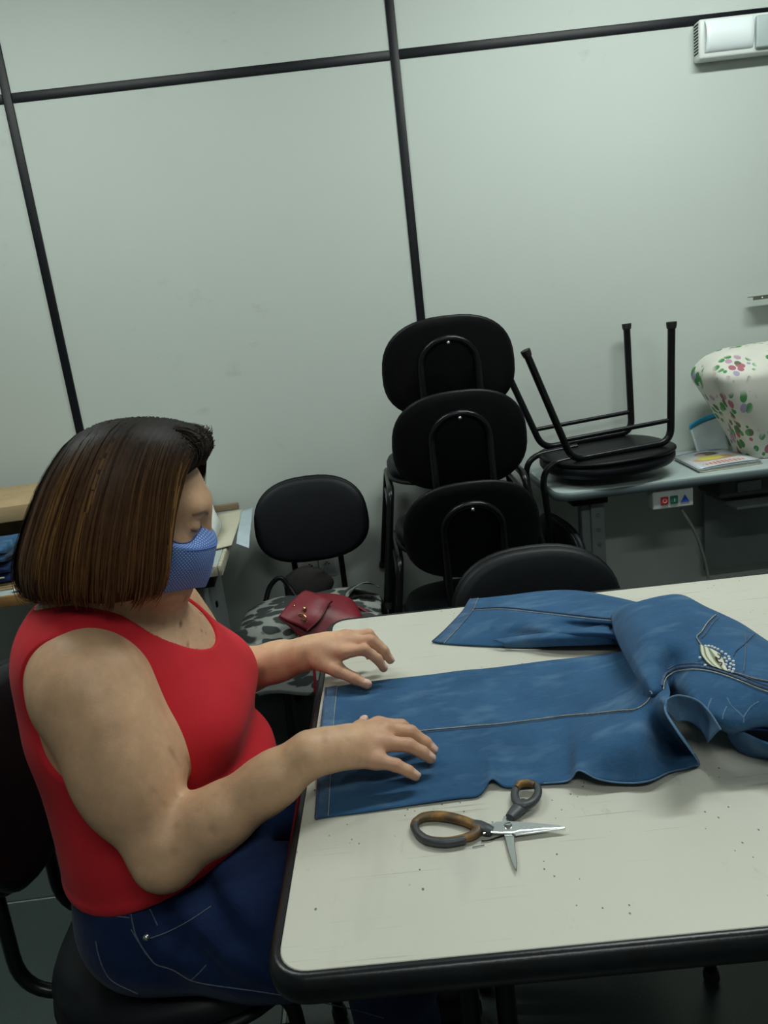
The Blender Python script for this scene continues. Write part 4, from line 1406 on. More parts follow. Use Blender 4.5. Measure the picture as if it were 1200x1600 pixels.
loop_handle('shank', [(732, 1284), (748, 1290), (760, 1296), (769, 1299)], [0.0040, 0.0075, 0.0080, 0.0062], 0.0060, M['handle'], SC, False, 0.7)
# half with the small loop: handle at the far side, blade towards the viewer
b2 = flat('blade', [(784, 1282), (787, 1272), (800, 1274), (806, 1283), (803, 1300), (805, 1325), (808, 1345), (807, 1359), (800, 1347), (793, 1325), (788, 1305)], 0.0022, 0.0048, M['blade'], SC)
h2 = loop_handle('handle_loop', [(806, 1232), (812, 1225), (824, 1223), (836, 1226), (841, 1234), (838, 1246), (828, 1255), (816, 1258), (807, 1252), (804, 1242)],
                 [0.0048, 0.0050, 0.0050, 0.0048, 0.0046, 0.0050, 0.0060, 0.0062, 0.0056, 0.0048, 0.0048], 0.0100, M['handle'], SC)
loop_handle('handle_inlay', [(807, 1231), (813, 1225), (824, 1223.5), (835, 1227)], [0.0036, 0.0046, 0.0046, 0.0036], 0.0116, M['wornhandle'], h2, False, 1.0)
loop_handle('shank', [(822, 1254), (812, 1262), (804, 1270), (797, 1277)], [0.0080, 0.0092, 0.0080, 0.0062], 0.0072, M['handle'], SC, False, 0.62)
bm = bmesh.new()
bmesh.ops.create_cone(bm, cap_ends=True, segments=20, radius1=0.0048, radius2=0.0036, depth=0.003)
for v_ in bm.verts:
    v_.co += sp(794, 1291) * 1.0
    v_.co.z += 0.0092 - sp(794, 1291).z
scw = from_bm('pivot_screw', bm, M['steel'], SC, True, 30)
c0 = sp(794, 1291)
box('screw_slot', (c0.x - 0.003, c0.y - 0.0006, 0.0102), (c0.x + 0.003, c0.y + 0.0006, 0.01085), M['shell'], scw)

# loose black thread beside the pivot, and lint on the table
th = [at_z(px, py, 0.7518) for px, py in [(752, 1314), (764, 1313), (775, 1309), (786, 1306), (797, 1303), (810, 1303), (822, 1302)]]
tag(tube('thread_scrap', [tuple(p) for p in th], 0.0008, M['shell'], None, 6, 5), 'short black thread scrap lying beside the scissors pivot', 'thread')
tag(tube('thread_scrap', [tuple(at_z(px, py, 0.7514)) for px, py in [(738, 1324), (747, 1322), (757, 1320)]], 0.0005, M['thread_dim'], None, 6, 4), 'tiny grey lint thread in front of the scissors handle', 'thread')

# ================================================================== the woman: distance-field modelling
def f_cap(a, b, ra, rb):
    a, b = np.array(a, float), np.array(b, float)
    d = b - a
    L2 = d @ d

    def f(P):
        h = np.clip(((P - a) @ d) / L2, 0, 1)
        return np.linalg.norm(P - a - h[..., None] * d, axis=-1) - (ra + (rb - ra) * h)
    lo = np.minimum(a - ra, b - rb)
    hi = np.maximum(a + ra, b + rb)
    return f, lo, hi


def f_ell(c, r, Rm=None):
    c, r = np.array(c, float), np.array(r, float)
    Rm = np.eye(3) if Rm is None else np.array(Rm, float)

    def f(P):
        q = (P - c) @ Rm          # into the local frame (columns of Rm are its axes)
        k0 = np.linalg.norm(q / r, axis=-1)
        k1 = np.linalg.norm(q / (r * r), axis=-1)
        return k0 * (k0 - 1.0) / np.maximum(k1, 1e-9)
    m_ = r.max()
    return f, c - m_, c + m_


def smin(a, b, k):
    h = np.maximum(k - np.abs(a - b), 0) / k
    return np.minimum(a, b) - h * h * k * 0.25


def smax(a, b, k):
    return -smin(-a, -b, k)


class Field:
    """ordered list of blended primitives: op '+' joins, '-' carves"""

    def __init__(self):
        self.items = []

    def add(self, prim, k=0.02, op='+'):
        self.items.append((prim, k, op))
        return self

    def __call__(self, P, lo=None, hi=None):
        d = np.full(P.shape[:-1], 0.5)
        for (f, l, h), k, op in self.items:
            if lo is not None:
                m_ = k + 0.02
                if np.any(l - m_ > hi) or np.any(h + m_ < lo):
                    if op == '+':
                        continue
                    continue
            v = f(P)
            d = smin(d, v, k) if op == '+' else smax(d, -v, k)
        return d


def polygonise(fn, lo, hi, h):
    """naive surface nets over the box, evaluated only in blocks near the surface"""
    lo, hi = np.array(lo, float), np.array(hi, float)
    n = np.ceil((hi - lo) / h).astype(int) + 1
    D = np.full(n, 1.0, np.float32)
    B = 24
    for i in range(0, n[0], B):
        for j in range(0, n[1], B):
            for k in range(0, n[2], B):
                e = np.minimum([i + B, j + B, k + B], n)
                c = lo + (np.array([i, j, k]) + e - 1) * 0.5 * h
                rad = np.linalg.norm((e - np.array([i, j, k])) * 0.5 * h)
                blo, bhi = c - rad, c + rad
                v = float(fn(c[None], blo, bhi)[0])
                if abs(v) > rad * 1.6 + 0.03:
                    D[i:e[0], j:e[1], k:e[2]] = v
                    continue
                g = np.stack(np.meshgrid(lo[0] + np.arange(i, e[0]) * h, lo[1] + np.arange(j, e[1]) * h, lo[2] + np.arange(k, e[2]) * h, indexing='ij'), -1)
                D[i:e[0], j:e[1], k:e[2]] = fn(g, blo, bhi)
    ins = D < 0
    s = np.zeros(n - 1, np.int8)
    for a in (0, 1):
        for b_ in (0, 1):
            for c in (0, 1):
                s += ins[a:n[0] - 1 + a, b_:n[1] - 1 + b_, c:n[2] - 1 + c]
    act = np.argwhere((s > 0) & (s < 8))
    idx = np.full(n - 1, -1, np.int32)
    idx[act[:, 0], act[:, 1], act[:, 2]] = np.arange(len(act))
    acc = np.zeros((len(act), 3))
    cnt = np.zeros(len(act))
    cor = [(a, b_, c) for a in (0, 1) for b_ in (0, 1) for c in (0, 1)]
    val = {q: D[act[:, 0] + q[0], act[:, 1] + q[1], act[:, 2] + q[2]].astype(float) for q in cor}
    for q in cor:
        for ax in range(3):
            if q[ax] == 0:
                r_ = list(q)
                r_[ax] = 1
                v0, v1 = val[q], val[tuple(r_)]
                m_ = (v0 < 0) != (v1 < 0)
                t = np.where(m_, v0 / np.where(m_, v0 - v1, 1), 0)
                p = np.tile(np.array(q, float), (len(act), 1))
                p[:, ax] += t
                acc[m_] += p[m_]
                cnt[m_] += 1
    V = lo + (act + acc / cnt[:, None]) * h
    faces = []
    for ax in range(3):
        sl0 = [slice(None)] * 3
        sl1 = [slice(None)] * 3
        sl0[ax] = slice(0, n[ax] - 1)
        sl1[ax] = slice(1, n[ax])
        ch = np.argwhere(ins[tuple(sl0)] != ins[tuple(sl1)])
        u, w = (ax + 1) % 3, (ax + 2) % 3
        ch = ch[(ch[:, u] > 0) & (ch[:, w] > 0) & (ch[:, u] < n[u] - 1) & (ch[:, w] < n[w] - 1)]
        flip = ins[tuple(sl0)][ch[:, 0], ch[:, 1], ch[:, 2]]
        q = []
        for du, dw in ((-1, -1), (0, -1), (0, 0), (-1, 0)):
            c = ch.copy()
            c[:, u] += du
            c[:, w] += dw
            q.append(idx[c[:, 0], c[:, 1], c[:, 2]])
        q = np.stack(q, 1)
        q[~flip] = q[~flip][:, ::-1]
        faces.append(q)
    F_ = np.concatenate(faces)
    F_ = F_[(F_ >= 0).all(1)]
    return V, F_


def relax(V, F_, it=2, lam=0.5):
    """Laplacian smoothing followed by a small inflation against shrinkage"""
    e = np.concatenate([F_[:, [0, 1]], F_[:, [1, 2]], F_[:, [2, 3]], F_[:, [3, 0]]])
    deg = np.bincount(e.ravel(), minlength=len(V)).astype(float)
    for k in range(it * 2):
        S = np.zeros_like(V)
        for c in range(3):
            S[:, c] = np.bincount(e[:, 0], V[e[:, 1], c], len(V)) + np.bincount(e[:, 1], V[e[:, 0], c], len(V))
        d = S / deg[:, None] - V
        V = V + d * (lam if k % 2 == 0 else -lam * 0.98)
    return V


def field_mesh(name, V, F_, mat, parent, col=None):
    me = bpy.data.meshes.new(name)
    me.vertices.add(len(V))
    me.vertices.foreach_set('co', V.astype(np.float32).ravel())
    me.loops.add(F_.size)
    me.loops.foreach_set('vertex_index', F_.astype(np.int32).ravel())
    me.polygons.add(len(F_))
    me.polygons.foreach_set('loop_start', np.arange(0, F_.size, 4, dtype=np.int32))
    me.update(calc_edges=True)
    me.validate()
    if col is not None:
        ca = me.color_attributes.new('col', 'FLOAT_COLOR', 'POINT')
        ca.data.foreach_set('color', np.concatenate([col, np.ones((len(col), 1))], 1).astype(np.float32).ravel())
    return link(name, me, mat, parent)


PX, PY = -0.375, 1.02          # where she sits
person = tag(empty('person', (PX, PY, 0)), 'seated woman in a red tank top and blue face mask smoothing the jeans', 'person')
PO = np.array([PX, PY, 0.0])

# ---------- torso
torso = Field()
torso.add(f_ell((-0.372, 1.02, 0.545), (0.142, 0.195, 0.115)), 0.05)
torso.add(f_ell((-0.350, 1.02, 0.680), (0.152, 0.182, 0.120)), 0.06)
torso.add(f_ell((-0.385, 1.02, 0.640), (0.118, 0.178, 0.14)), 0.06)
torso.add(f_ell((-0.405, 1.02, 0.820), (0.124, 0.170, 0.165)), 0.06)
torso.add(f_ell((-0.300, 0.950, 0.808), (0.082, 0.090, 0.074)), 0.026)
torso.add(f_ell((-0.300, 1.090, 0.808), (0.082, 0.090, 0.074)), 0.026)
torso.add(f_ell((-0.295, 1.02, 0.812), (0.078, 0.085, 0.070)), 0.03)
torso.add(f_ell((-0.345, 1.02, 0.880), (0.082, 0.13, 0.085)), 0.05)
torso.add(f_cap((-0.408, 0.905, 0.940), (-0.408, 1.135, 0.940), 0.055, 0.055), 0.05)
torso.add(f_ell((-0.445, 1.02, 0.920), (0.070, 0.12, 0.075)), 0.05)

# ---------- head (local frame: x forward, y left, z up)
HC = np.array([-0.327, 1.005, 1.100])
th_ = math.radians(17)
yaw_ = math.radians(2)
Ry = np.array([[math.cos(th_), 0, math.sin(th_)], [0, 1, 0], [-math.sin(th_), 0, math.cos(th_)]])   # nods forward
Rz = np.array([[math.cos(yaw_), -math.sin(yaw_), 0], [math.sin(yaw_), math.cos(yaw_), 0], [0, 0, 1]])
HR = Rz @ Ry


def hl(x, y, z):
    return HC + HR @ np.array([x, y, z])


head = Field()
head.add(f_ell(hl(-0.012, 0, 0.035), (0.098, 0.076, 0.088), HR), 0.03)
head.add(f_ell(hl(0.030, 0, 0.005), (0.066, 0.066, 0.080), HR), 0.03)
head.add(f_ell(hl(0.040, 0, -0.060), (0.052, 0.050, 0.055), HR), 0.03)
head.add(f_ell(hl(0.066, 0, -0.092), (0.022, 0.026, 0.020), HR), 0.02)          # chin
head.add(f_cap(hl(0.0, -0.055, -0.055), hl(0.055, -0.028, -0.092), 0.020, 0.016), 0.025)
head.add(f_cap(hl(0.0, 0.055, -0.055), hl(0.055, 0.028, -0.092), 0.020, 0.016), 0.025)
head.add(f_cap(hl(0.082, -0.032, 0.033), hl(0.082, 0.032, 0.033), 0.014, 0.014), 0.02)   # brow ridge
for s in (-1, 1):
    head.add(f_ell(hl(0.062, s * 0.044, -0.020), (0.026, 0.026, 0.024), HR), 0.02)       # cheek bone
    head.add(f_ell(hl(0.104, s * 0.036, 0.011), (0.018, 0.023, 0.013), HR), 0.014, '-')  # socket
    head.add(f_ell(hl(0.0800, s * 0.0345, 0.011), (0.0145, 0.0175, 0.0125), HR), 0.006)   # lid over the eyeball
    head.add(f_cap(hl(0.088, s * 0.022, 0.000), hl(0.076, s * 0.052, 0.000), 0.0045, 0.004), 0.006)  # lower lid pouch
    head.add(f_ell(hl(-0.008, s * 0.077, -0.010), (0.020, 0.008, 0.030), HR), 0.008)     # ear
head.add(f_cap(hl(0.090, 0, 0.022), hl(0.101, 0, -0.020), 0.008, 0.010), 0.016)           # nose
head.add(f_cap(hl(0.097, -0.010, -0.026), hl(0.097, 0.010, -0.026), 0.009, 0.009), 0.01)
head.add(f_cap(hl(0.086, -0.018, -0.060), hl(0.086, 0.018, -0.060), 0.008, 0.008), 0.012)  # lips
neck = [(f_cap((-0.415, 1.02, 0.945), (-0.358, 1.008, 1.045), 0.064, 0.055), 0.045), (f_cap((-0.335, 1.015, 0.930), (-0.318, 1.008, 1.02), 0.040, 0.042), 0.04)]

# ---------- arms: shoulder, elbow, wrist (right arm is the near one)
SR, ER, WR = (-0.384, 0.868, 0.908), (-0.305, 0.796, 0.716), (-0.112, 0.811, 0.820)
SL, EL, WL = (-0.384, 1.172, 0.908), (-0.320, 1.235, 0.735), (-0.142, 1.150, 0.800)


def lerp3(a, b, t):
    return tuple(np.array(a) * (1 - t) + np.array(b) * t)


arms = Field()
for S_, E_, W_, side in ((SR, ER, WR, -1), (SL, EL, WL, 1)):
    arms.add(f_ell((S_[0] + 0.002, S_[1] - side * 0.002, S_[2] - 0.002), (0.066, 0.050, 0.076)), 0.03)
    arms.add(f_cap(S_, lerp3(S_, E_, 0.55), 0.058, 0.049), 0.04)
    arms.add(f_cap(lerp3(S_, E_, 0.5), E_, 0.050, 0.036), 0.03)
    arms.add(f_ell(lerp3(S_, E_, 0.45), (0.052, 0.044, 0.085)), 0.05)
    arms.add(f_cap(E_, lerp3(E_, W_, 0.4), 0.034, 0.034), 0.034)
    arms.add(f_cap(lerp3(E_, W_, 0.35), lerp3(E_, W_, 0.75), 0.034, 0.0285), 0.03)
    arms.add(f_cap(lerp3(E_, W_, 0.7), W_, 0.0290, 0.0250), 0.03)

# ---------- hands: palm plus jointed fingers (knuckle, middle joint, last joint, tip)
RIGHT = dict(
    wrist=WR,
    knuckles=[(-0.026, 0.882, 0.806), (-0.018, 0.862, 0.810), (-0.021, 0.839, 0.805), (-0.033, 0.817, 0.796)],
    fingers=[[(-0.026, 0.882, 0.806), (0.004, 0.888, 0.797), (0.019, 0.887, 0.783), (0.028, 0.886, 0.774)],
             [(-0.018, 0.862, 0.810), (0.015, 0.866, 0.799), (0.033, 0.862, 0.783), (0.041, 0.859, 0.773)],
             [(-0.021, 0.839, 0.805), (0.010, 0.840, 0.797), (0.027, 0.838, 0.785), (0.036, 0.836, 0.776)],
             [(-0.033, 0.817, 0.796), (-0.009, 0.812, 0.789), (0.006, 0.809, 0.780), (0.014, 0.807, 0.773)]],
    thumb=[(-0.085, 0.848, 0.808), (-0.066, 0.882, 0.796), (-0.054, 0.910, 0.790), (-0.046, 0.928, 0.788)])
LEFT = dict(
    wrist=WL,
    knuckles=[(-0.072, 1.105, 0.815), (-0.064, 1.124, 0.823), (-0.064, 1.143, 0.824), (-0.070, 1.162, 0.818)],
    fingers=[[(-0.072, 1.105, 0.815), (-0.039, 1.098, 0.818), (-0.020, 1.096, 0.800), (-0.012, 1.095, 0.783)],
             [(-0.064, 1.124, 0.823), (-0.028, 1.118, 0.824), (-0.008, 1.116, 0.804), (0.000, 1.115, 0.786)],
             [(-0.064, 1.143, 0.824), (-0.030, 1.143, 0.824), (-0.014, 1.143, 0.800), (-0.012, 1.142, 0.780)],
             [(-0.070, 1.162, 0.818), (-0.044, 1.165, 0.812), (-0.035, 1.165, 0.792), (-0.036, 1.163, 0.776)]],
    thumb=[(-0.112, 1.120, 0.797), (-0.086, 1.095, 0.790), (-0.060, 1.082, 0.778), (-0.040, 1.074, 0.768)])
hands = Field()
NAILS = []
FR = [(0.0096, 0.0089, 0.0079, 0.0068), (0.0099, 0.0092, 0.0081, 0.0070), (0.0096, 0.0089, 0.0079, 0.0068), (0.0086, 0.0079, 0.0070, 0.0061)]
for H_ in (RIGHT, LEFT):
    W_ = H_['wrist']
    kn = H_['knuckles']
    for k, K_ in enumerate(kn):
        base = lerp3(W_, lerp3(kn[1], K_, 0.45), 0.22)
        hands.add(f_cap(base, K_, 0.0175, 0.0112), 0.014)
    hands.add(f_cap(W_, lerp3(W_, lerp3(kn[1], kn[2], 0.5), 0.5), 0.0235, 0.019), 0.02)
    for k, fg in enumerate(H_['fingers']):
        r_ = FR[k]
        hands.add(f_cap(fg[0], fg[1], r_[0] + 0.0012, r_[1]), 0.006)
        hands.add(f_cap(fg[1], fg[2], r_[1] + 0.0003, r_[2]), 0.004)
        hands.add(f_cap(fg[2], fg[3], r_[2] + 0.0002, r_[3]), 0.004)
        dn = np.array(fg[3]) - np.array(fg[2])
        NAILS.append((np.array(fg[3]), dn / np.linalg.norm(dn), r_[3]))
    tb = H_['thumb']
    hands.add(f_cap(tb[0], tb[1], 0.0165, 0.0115), 0.012)
    hands.add(f_cap(tb[1], tb[2], 0.0112, 0.0092), 0.006)
    hands.add(f_cap(tb[2], tb[3], 0.0094, 0.0070), 0.004)
    dn = np.array(tb[3]) - np.array(tb[2])
    NAILS.append((np.array(tb[3]), dn / np.linalg.norm(dn), 0.0075))
nail_prims = []
for p, d, r_ in NAILS:
    up = np.array([0, 0, 1.0])
    up = up - d * (up @ d)
    up /= np.linalg.norm(up)
    sd = np.cross(up, d)
    Rm = np.stack([d, sd, up], 1)
    c = p - d * 0.001 + up * (r_ - 0.0009)
    nail_prims.append((c, Rm, r_))
    hands.add(f_ell(c, (0.0072, r_ * 0.78, 0.0016), Rm), 0.0008)

body = Field()
body.items = list(torso.items)
for p, k in neck:
    body.add(p, k)
for (p, k, op) in arms.items:
    body.add(p, k, op)
for (p, k, op) in hands.items:
    body.add(p, k, op)
hd = Field()
hd.items = list(head.items)


def hem_z(P):
    return 0.600 + 0.16 * (P[..., 0] + 0.5) - 0.03 * np.abs(P[..., 1] - 1.02)


def body_fn(P, lo=None, hi=None):
    d = smin(body(P, lo, hi), hd(P, lo, hi), 0.02)
    return smax(d, hem_z(P) + 0.012 - P[..., 2], 0.006)


V, F_ = polygonise(body_fn, (-0.62, 0.70, 0.50), (0.07, 1.33, 1.25), 0.0032)
V = relax(V, F_, 2)
# ---------- skin tones that belong to the skin: rosy hands and knuckles, freckled chest, brows, lids, nails
col = np.tile(np.array([0.71, 0.43, 0.262]), (len(V), 1))


def tint(mask, c):
    global col
    mask = np.clip(mask, 0, 1)[:, None]
    col = col * (1 - mask) + np.array(c) * mask


def near(p, r, soft):
    return 1 - np.clip((np.linalg.norm(V - np.array(p), axis=1) - r) / soft, 0, 1)


for H_ in (RIGHT, LEFT):
    m_ = np.zeros(len(V))
    for q in H_['knuckles'] + [f_[1] for f_ in H_['fingers']] + [f_[3] for f_ in H_['fingers']] + H_['thumb']:
        m_ = np.maximum(m_, near(q, 0.008, 0.03))
    tint(m_ * 0.75, (0.60, 0.315, 0.205))
    for f_ in H_['fingers']:
        for q in (f_[1], f_[2]):
            tint(near(q, 0.003, 0.008) * 0.35, (0.40, 0.17, 0.11))
fn_ = np.clip(smooth_noise(V, 210, 31) - 0.55, 0, 1) * 1.6
lowarm = (np.linalg.norm(V - np.array(lerp3(EL, WL, 0.6)), axis=1) < 0.17) | (np.linalg.norm(V - np.array(lerp3(ER, WR, 0.7)), axis=1) < 0.14)
tint(fn_ * 0.35 * lowarm, (0.33, 0.165, 0.09))
chest = near((-0.27, 1.02, 0.92), 0.05, 0.06)
tint(chest * 0.5, (0.56, 0.33, 0.21))
tint(np.clip(smooth_noise(V, 330, 41) - 0.75, 0, 1) * 2.0 * chest, (0.22, 0.10, 0.06))
L_ = (V - HC) @ HR                                                   # head frame of every point
inhead = (np.linalg.norm(L_, axis=1) < 0.16)
tint(inhead * 0.55, (0.52, 0.305, 0.185))
for s in (-1, 1):
    # eyebrow arch
    ang = (L_[:, 1] * s - 0.014) / 0.036
    zz = 0.0245 + 0.007 * np.sin(np.clip(ang, 0, 1) * 2.4)
    bm_ = (ang > 0) & (ang < 1) & (L_[:, 0] > 0.06)
    tint(bm_ * np.clip(1 - np.abs(L_[:, 2] - zz) / 0.0042, 0, 1) * 0.85, (0.085, 0.05, 0.04))
    # lash line of the lowered lid
    ang = (L_[:, 1] * s - 0.017) / 0.034
    zz = 0.0095 - 0.004 * np.sin(np.clip(ang, 0, 1) * 3.0)
    lm = (ang > 0) & (ang < 1) & (L_[:, 0] > 0.06)
    tint(lm * np.clip(1 - np.abs(L_[:, 2] - zz) / 0.0042, 0, 1) * 0.95, (0.03, 0.018, 0.016))
    tint(lm * np.clip(1 - np.abs(L_[:, 2] - 0.015) / 0.010, 0, 1) * 0.3, (0.30, 0.15, 0.10))
for c, Rm, r_ in nail_prims:
    q = (V - c) @ Rm
    on = (np.abs(q[:, 1]) < r_ * 0.72) & (q[:, 2] > -0.0010) & (q[:, 2] < 0.004) & (q[:, 0] > -0.0065) & (q[:, 0] < 0.0075)
    tint(on * 0.9, (0.80, 0.53, 0.44))
    tint((on & (q[:, 0] > 0.0042)) * 0.9, (0.86, 0.80, 0.72))
skin, nt, b = mat_attr('skin', rough=0.48, spec=0.35, sub=0.12, mottle=0.16, bmp=0.25, mscale=38)
body_o = field_mesh('body', V - PO, F_, skin, person, col)

# ---------- red knitted tank top
neck_hole = Field()
neck_hole.add(f_ell((-0.305, 1.022, 0.968), (0.092, 0.083, 0.090)), 0.02)
neck_hole.add(f_ell((-0.395, 1.02, 1.005), (0.100, 0.080, 0.062)), 0.03)
arm_r = f_ell((-0.400, 0.815, 0.900), (0.094, 0.082, 0.118))
arm_l = f_ell((-0.400, 1.225, 0.900), (0.094, 0.082, 0.118))


hipf = f_ell((-0.368, 1.02, 0.545), (0.146, 0.196, 0.112))[0]


def top_fn(P, lo=None, hi=None):
    d = smin(torso(P, lo, hi), hipf(P) + 0.001, 0.02)
    d = d - 0.0055
    # soft folds under the bust and at the side of the waist
    d = d - 0.0016 * np.sin(P[..., 2] * 120 + 8 * P[..., 0]) * np.exp(-((P[..., 2] - 0.735) / 0.05) ** 2) * np.clip((P[..., 0] + 0.42) / 0.1, 0, 1)
    d = d - 0.0022 * np.exp(-((hem_z(P) + 0.012 - P[..., 2]) / 0.008) ** 2)
    d = smax(d, hem_z(P) - P[..., 2], 0.004)
    d = smax(d, -neck_hole(P), 0.004)
    d = smax(d, -arm_r[0](P), 0.004)
    d = smax(d, -arm_l[0](P), 0.004)
    return d


V, F_ = polygonise(top_fn, (-0.60, 0.78, 0.55), (-0.15, 1.26, 1.03), 0.0034)
V = relax(V, F_, 2)
m, nt, b = new_mat('red_knit')
v = texco(nt)
c = ramp(nt, noise(nt, v, 12, 4), [(0.3, (0.58, 0.016, 0.026)), (0.7, (0.66, 0.022, 0.034))])
nt.links.new(c, b.inputs['Base Color'])
b.inputs['Roughness'].default_value = 0.78
b.inputs['Specular IOR Level'].default_value = 0.25
b.inputs['Sheen Weight'].default_value = 0.04
bump(nt, b, noise(nt, texco(nt, scale=(1, 1, 0.35)), 620, 2), 0.30, 0.0008)
M['knit'] = m
top = field_mesh('tank_top', V - PO, F_, M['knit'], person)

# ---------- her own dark jeans, with shoes below
leg_f = Field()
leg_f.add(f_ell((-0.368, 1.02, 0.545), (0.146, 0.196, 0.112)), 0.04)
for y0, y1, ky in ((0.905, 0.845, -1), (1.120, 1.130, 1)):
    leg_f.add(f_cap((-0.38, y0, 0.540), (-0.20, (y0 + y1) / 2, 0.532), 0.098, 0.092), 0.05)
    leg_f.add(f_cap((-0.22, (y0 + y1) / 2, 0.530), (-0.055, y1, 0.515), 0.091, 0.070), 0.04)
    leg_f.add(f_cap((-0.055, y1, 0.515), (-0.050, y1 + 0.005, 0.10), 0.068, 0.048), 0.03)
leg_f.add(f_ell((-0.375, 1.02, 0.60), (0.128, 0.182, 0.075)), 0.04)


def jeans_fn(P, lo=None, hi=None):
    d = leg_f(P, lo, hi)
    # creases radiating from the hip fold
    q = (P[..., 0] + 0.33) * 0.8 + (P[..., 2] - 0.56) * 0.9
    fold = np.exp(-((P[..., 0] + 0.27) / 0.09) ** 2) * np.clip((P[..., 2] - 0.50) / 0.06, 0, 1)
    d = d + 0.0045 * np.sin(q * 95 + P[..., 1] * 14) * fold
    d = d + 0.003 * np.sin(P[..., 2] * 90 + P[..., 1] * 20) * np.exp(-((P[..., 0] + 0.02) / 0.05) ** 2)
    d = smax(d, P[..., 2] - (hem_z(P) + 0.020), 0.004)
    d = smax(d, 0.07 - P[..., 2], 0.004)
    # sits on the chair cushion: flatten underneath
    off = np.maximum(np.maximum(P[..., 0] + 0.375 - 0.175, 0.865 - P[..., 1]), P[..., 1] - 1.215)
    d = smax(d, 0.4618 - P[..., 2] - np.clip(off, 0, 1) * 1.1, 0.01)
    return d


V, F_ = polygonise(jeans_fn, (-0.62, 0.76, 0.06), (0.06, 1.26, 0.68), 0.0048)
V = relax(V, F_, 2)
jns = field_mesh('jeans', V - PO, F_, M['denim_dark'], person)
jns['label'] = 'dark blue jeans'


class Surf:
    """ray casts against the finished jeans so stitching lies on the cloth"""

    def __init__(self, V, F_):
        from mathutils.bvhtree import BVHTree
        self.t = BVHTree.FromPolygons([tuple(p) for p in V], [tuple(int(k) for k in f) for f in F_])

    def pick(self, px, py, lift):
        d = _ray(px, py).normalized()
        h = self.t.ray_cast(CAM_POS, d)
        if h[0] is None:
            return None
        return h[0] + h[1] * lift


def stitch(surf, pts, r, mat, name, parent, lift=0.0006):
    P_ = []
    for q in crom([(a, c, 0) for a, c in pts], 6):
        p = surf.pick(q[0], q[1], lift)
        if p is not None:
            P_.append(tuple(p - Vector(PO)))
    if len(P_) > 2:
        return tube(name, P_, r, mat, parent, 5)


sj = Surf(V, F_)
for pts in ([(205, 1452), (216, 1470), (230, 1490), (243, 1506), (270, 1515), (300, 1532), (340, 1540), (400, 1548), (450, 1556), (520, 1568), (600, 1590)],
            [(132, 1412), (150, 1424), (175, 1430), (203, 1434)],
            [(133, 1408), (152, 1419), (176, 1425), (203, 1428)],
            [(150, 1470), (154, 1490), (163, 1515), (178, 1534), (215, 1552)],
            [(235, 1466), (262, 1456), (300, 1436), (330, 1416)],
            [(205, 1428), (207, 1440), (213, 1462), (226, 1486), (240, 1503)],
            [(234, 1420), (240, 1432), (246, 1446)],
            [(300, 1530), (312, 1519), (322, 1508)]):
    stitch(sj, pts, 0.0008, M['thread_dim'], 'stitching', jns)
p = sj.pick(229, 1464, 0.001)
if p is not None:
    bm = bmesh.new()
    bmesh.ops.create_uvsphere(bm, u_segments=12, v_segments=8, radius=0.0048)
    for v_ in bm.verts:
        v_.co += p - Vector(PO)
    from_bm('rivet', bm, M['steel'], jns)

for y1 in (0.858, 1.138):
    shoe = Field()
    shoe.add(f_cap((-0.09, y1, 0.045), (0.06, y1, 0.035), 0.042, 0.034), 0.02)
    shoe.add(f_cap((-0.06, y1, 0.05), (-0.05, y1, 0.095), 0.042, 0.040), 0.03)

    def shoe_fn(P, lo=None, hi=None):
        return smax(smax(shoe(P, lo, hi), 0.003 - P[..., 2], 0.004), P[..., 2] - 0.10, 0.004)
    V, F_ = polygonise(shoe_fn, (-0.14, y1 - 0.07, -0.01), (0.16, y1 + 0.07, 0.12), 0.006)
    field_mesh('shoe', relax(V, F_, 1) - PO, F_, M['shell'], person)

# ---------- mask: net over the right half of the face, mirrored to the left half
m, nt, b = new_mat('dotted_cotton')
uvx = N(nt, 'ShaderNodeTexCoord').outputs['UV']
mp = N(nt, 'ShaderNodeMapping')
mp.inputs['Scale'].default_value = (265, 265, 1)
mp.inputs['Rotation'].default_value = (0, 0, 0.785)
nt.links.new(uvx, mp.inputs[0])
fr = N(nt, 'ShaderNodeVectorMath', operation='FRACTION')
nt.links.new(mp.outputs[0], fr.inputs[0])
ds = N(nt, 'ShaderNodeVectorMath', operation='DISTANCE')
nt.links.new(fr.outputs[0], ds.inputs[0])
ds.inputs[1].default_value = (0.5, 0.5, 0)
dot = mth(nt, 'LESS_THAN', ds.outputs['Value'], 0.235)
c = mixc(nt, dot, (0.085, 0.19, 0.55), (0.52, 0.60, 0.76))
nt.links.new(c, b.inputs['Base Color'])
b.inputs['Roughness'].default_value = 0.8
bump(nt, b, noise(nt, texco(nt), 700, 2), 0.2, 0.0004)
M['mask'] = m
MY = 1.005
mk = [  # from the middle of the face outwards: top edge, crease, middle, bottom
    [(319, 813, MY), (331, 832, MY), (338, 851, MY), (334, 876, MY), (329, 898, MY), (322, 916, MY)],
    [(311, 828, MY - .020), (320, 843, MY - .026), (325, 857, MY - .030), (321, 880, MY - .032), (314, 900, MY - .030), (305, 919, MY - .026)],
    [(298, 846, MY - .046), (303, 852, MY - .053), (306, 860, MY - .056), (303, 882, MY - .055), (296, 903, MY - .050), (286, 922, MY - .040)],
    [(280, 849, MY - .066), (282, 853, MY - .069), (284, 860, MY - .070), (282, 882, MY - .069), (277, 904, MY - .063), (268, 925, MY - .052)],
    [(262, 842, MY - .080), (262, 848, MY - .081), (263, 858, MY - .082), (262, 880, MY - .080), (259, 902, MY - .076), (252, 927, MY - .064)],
    [(238, 838, MY - .084), (238, 845, MY - .085), (238, 856, MY - .085), (238, 878, MY - .084), (238, 900, MY - .080), (236, 920, MY - .070)]]
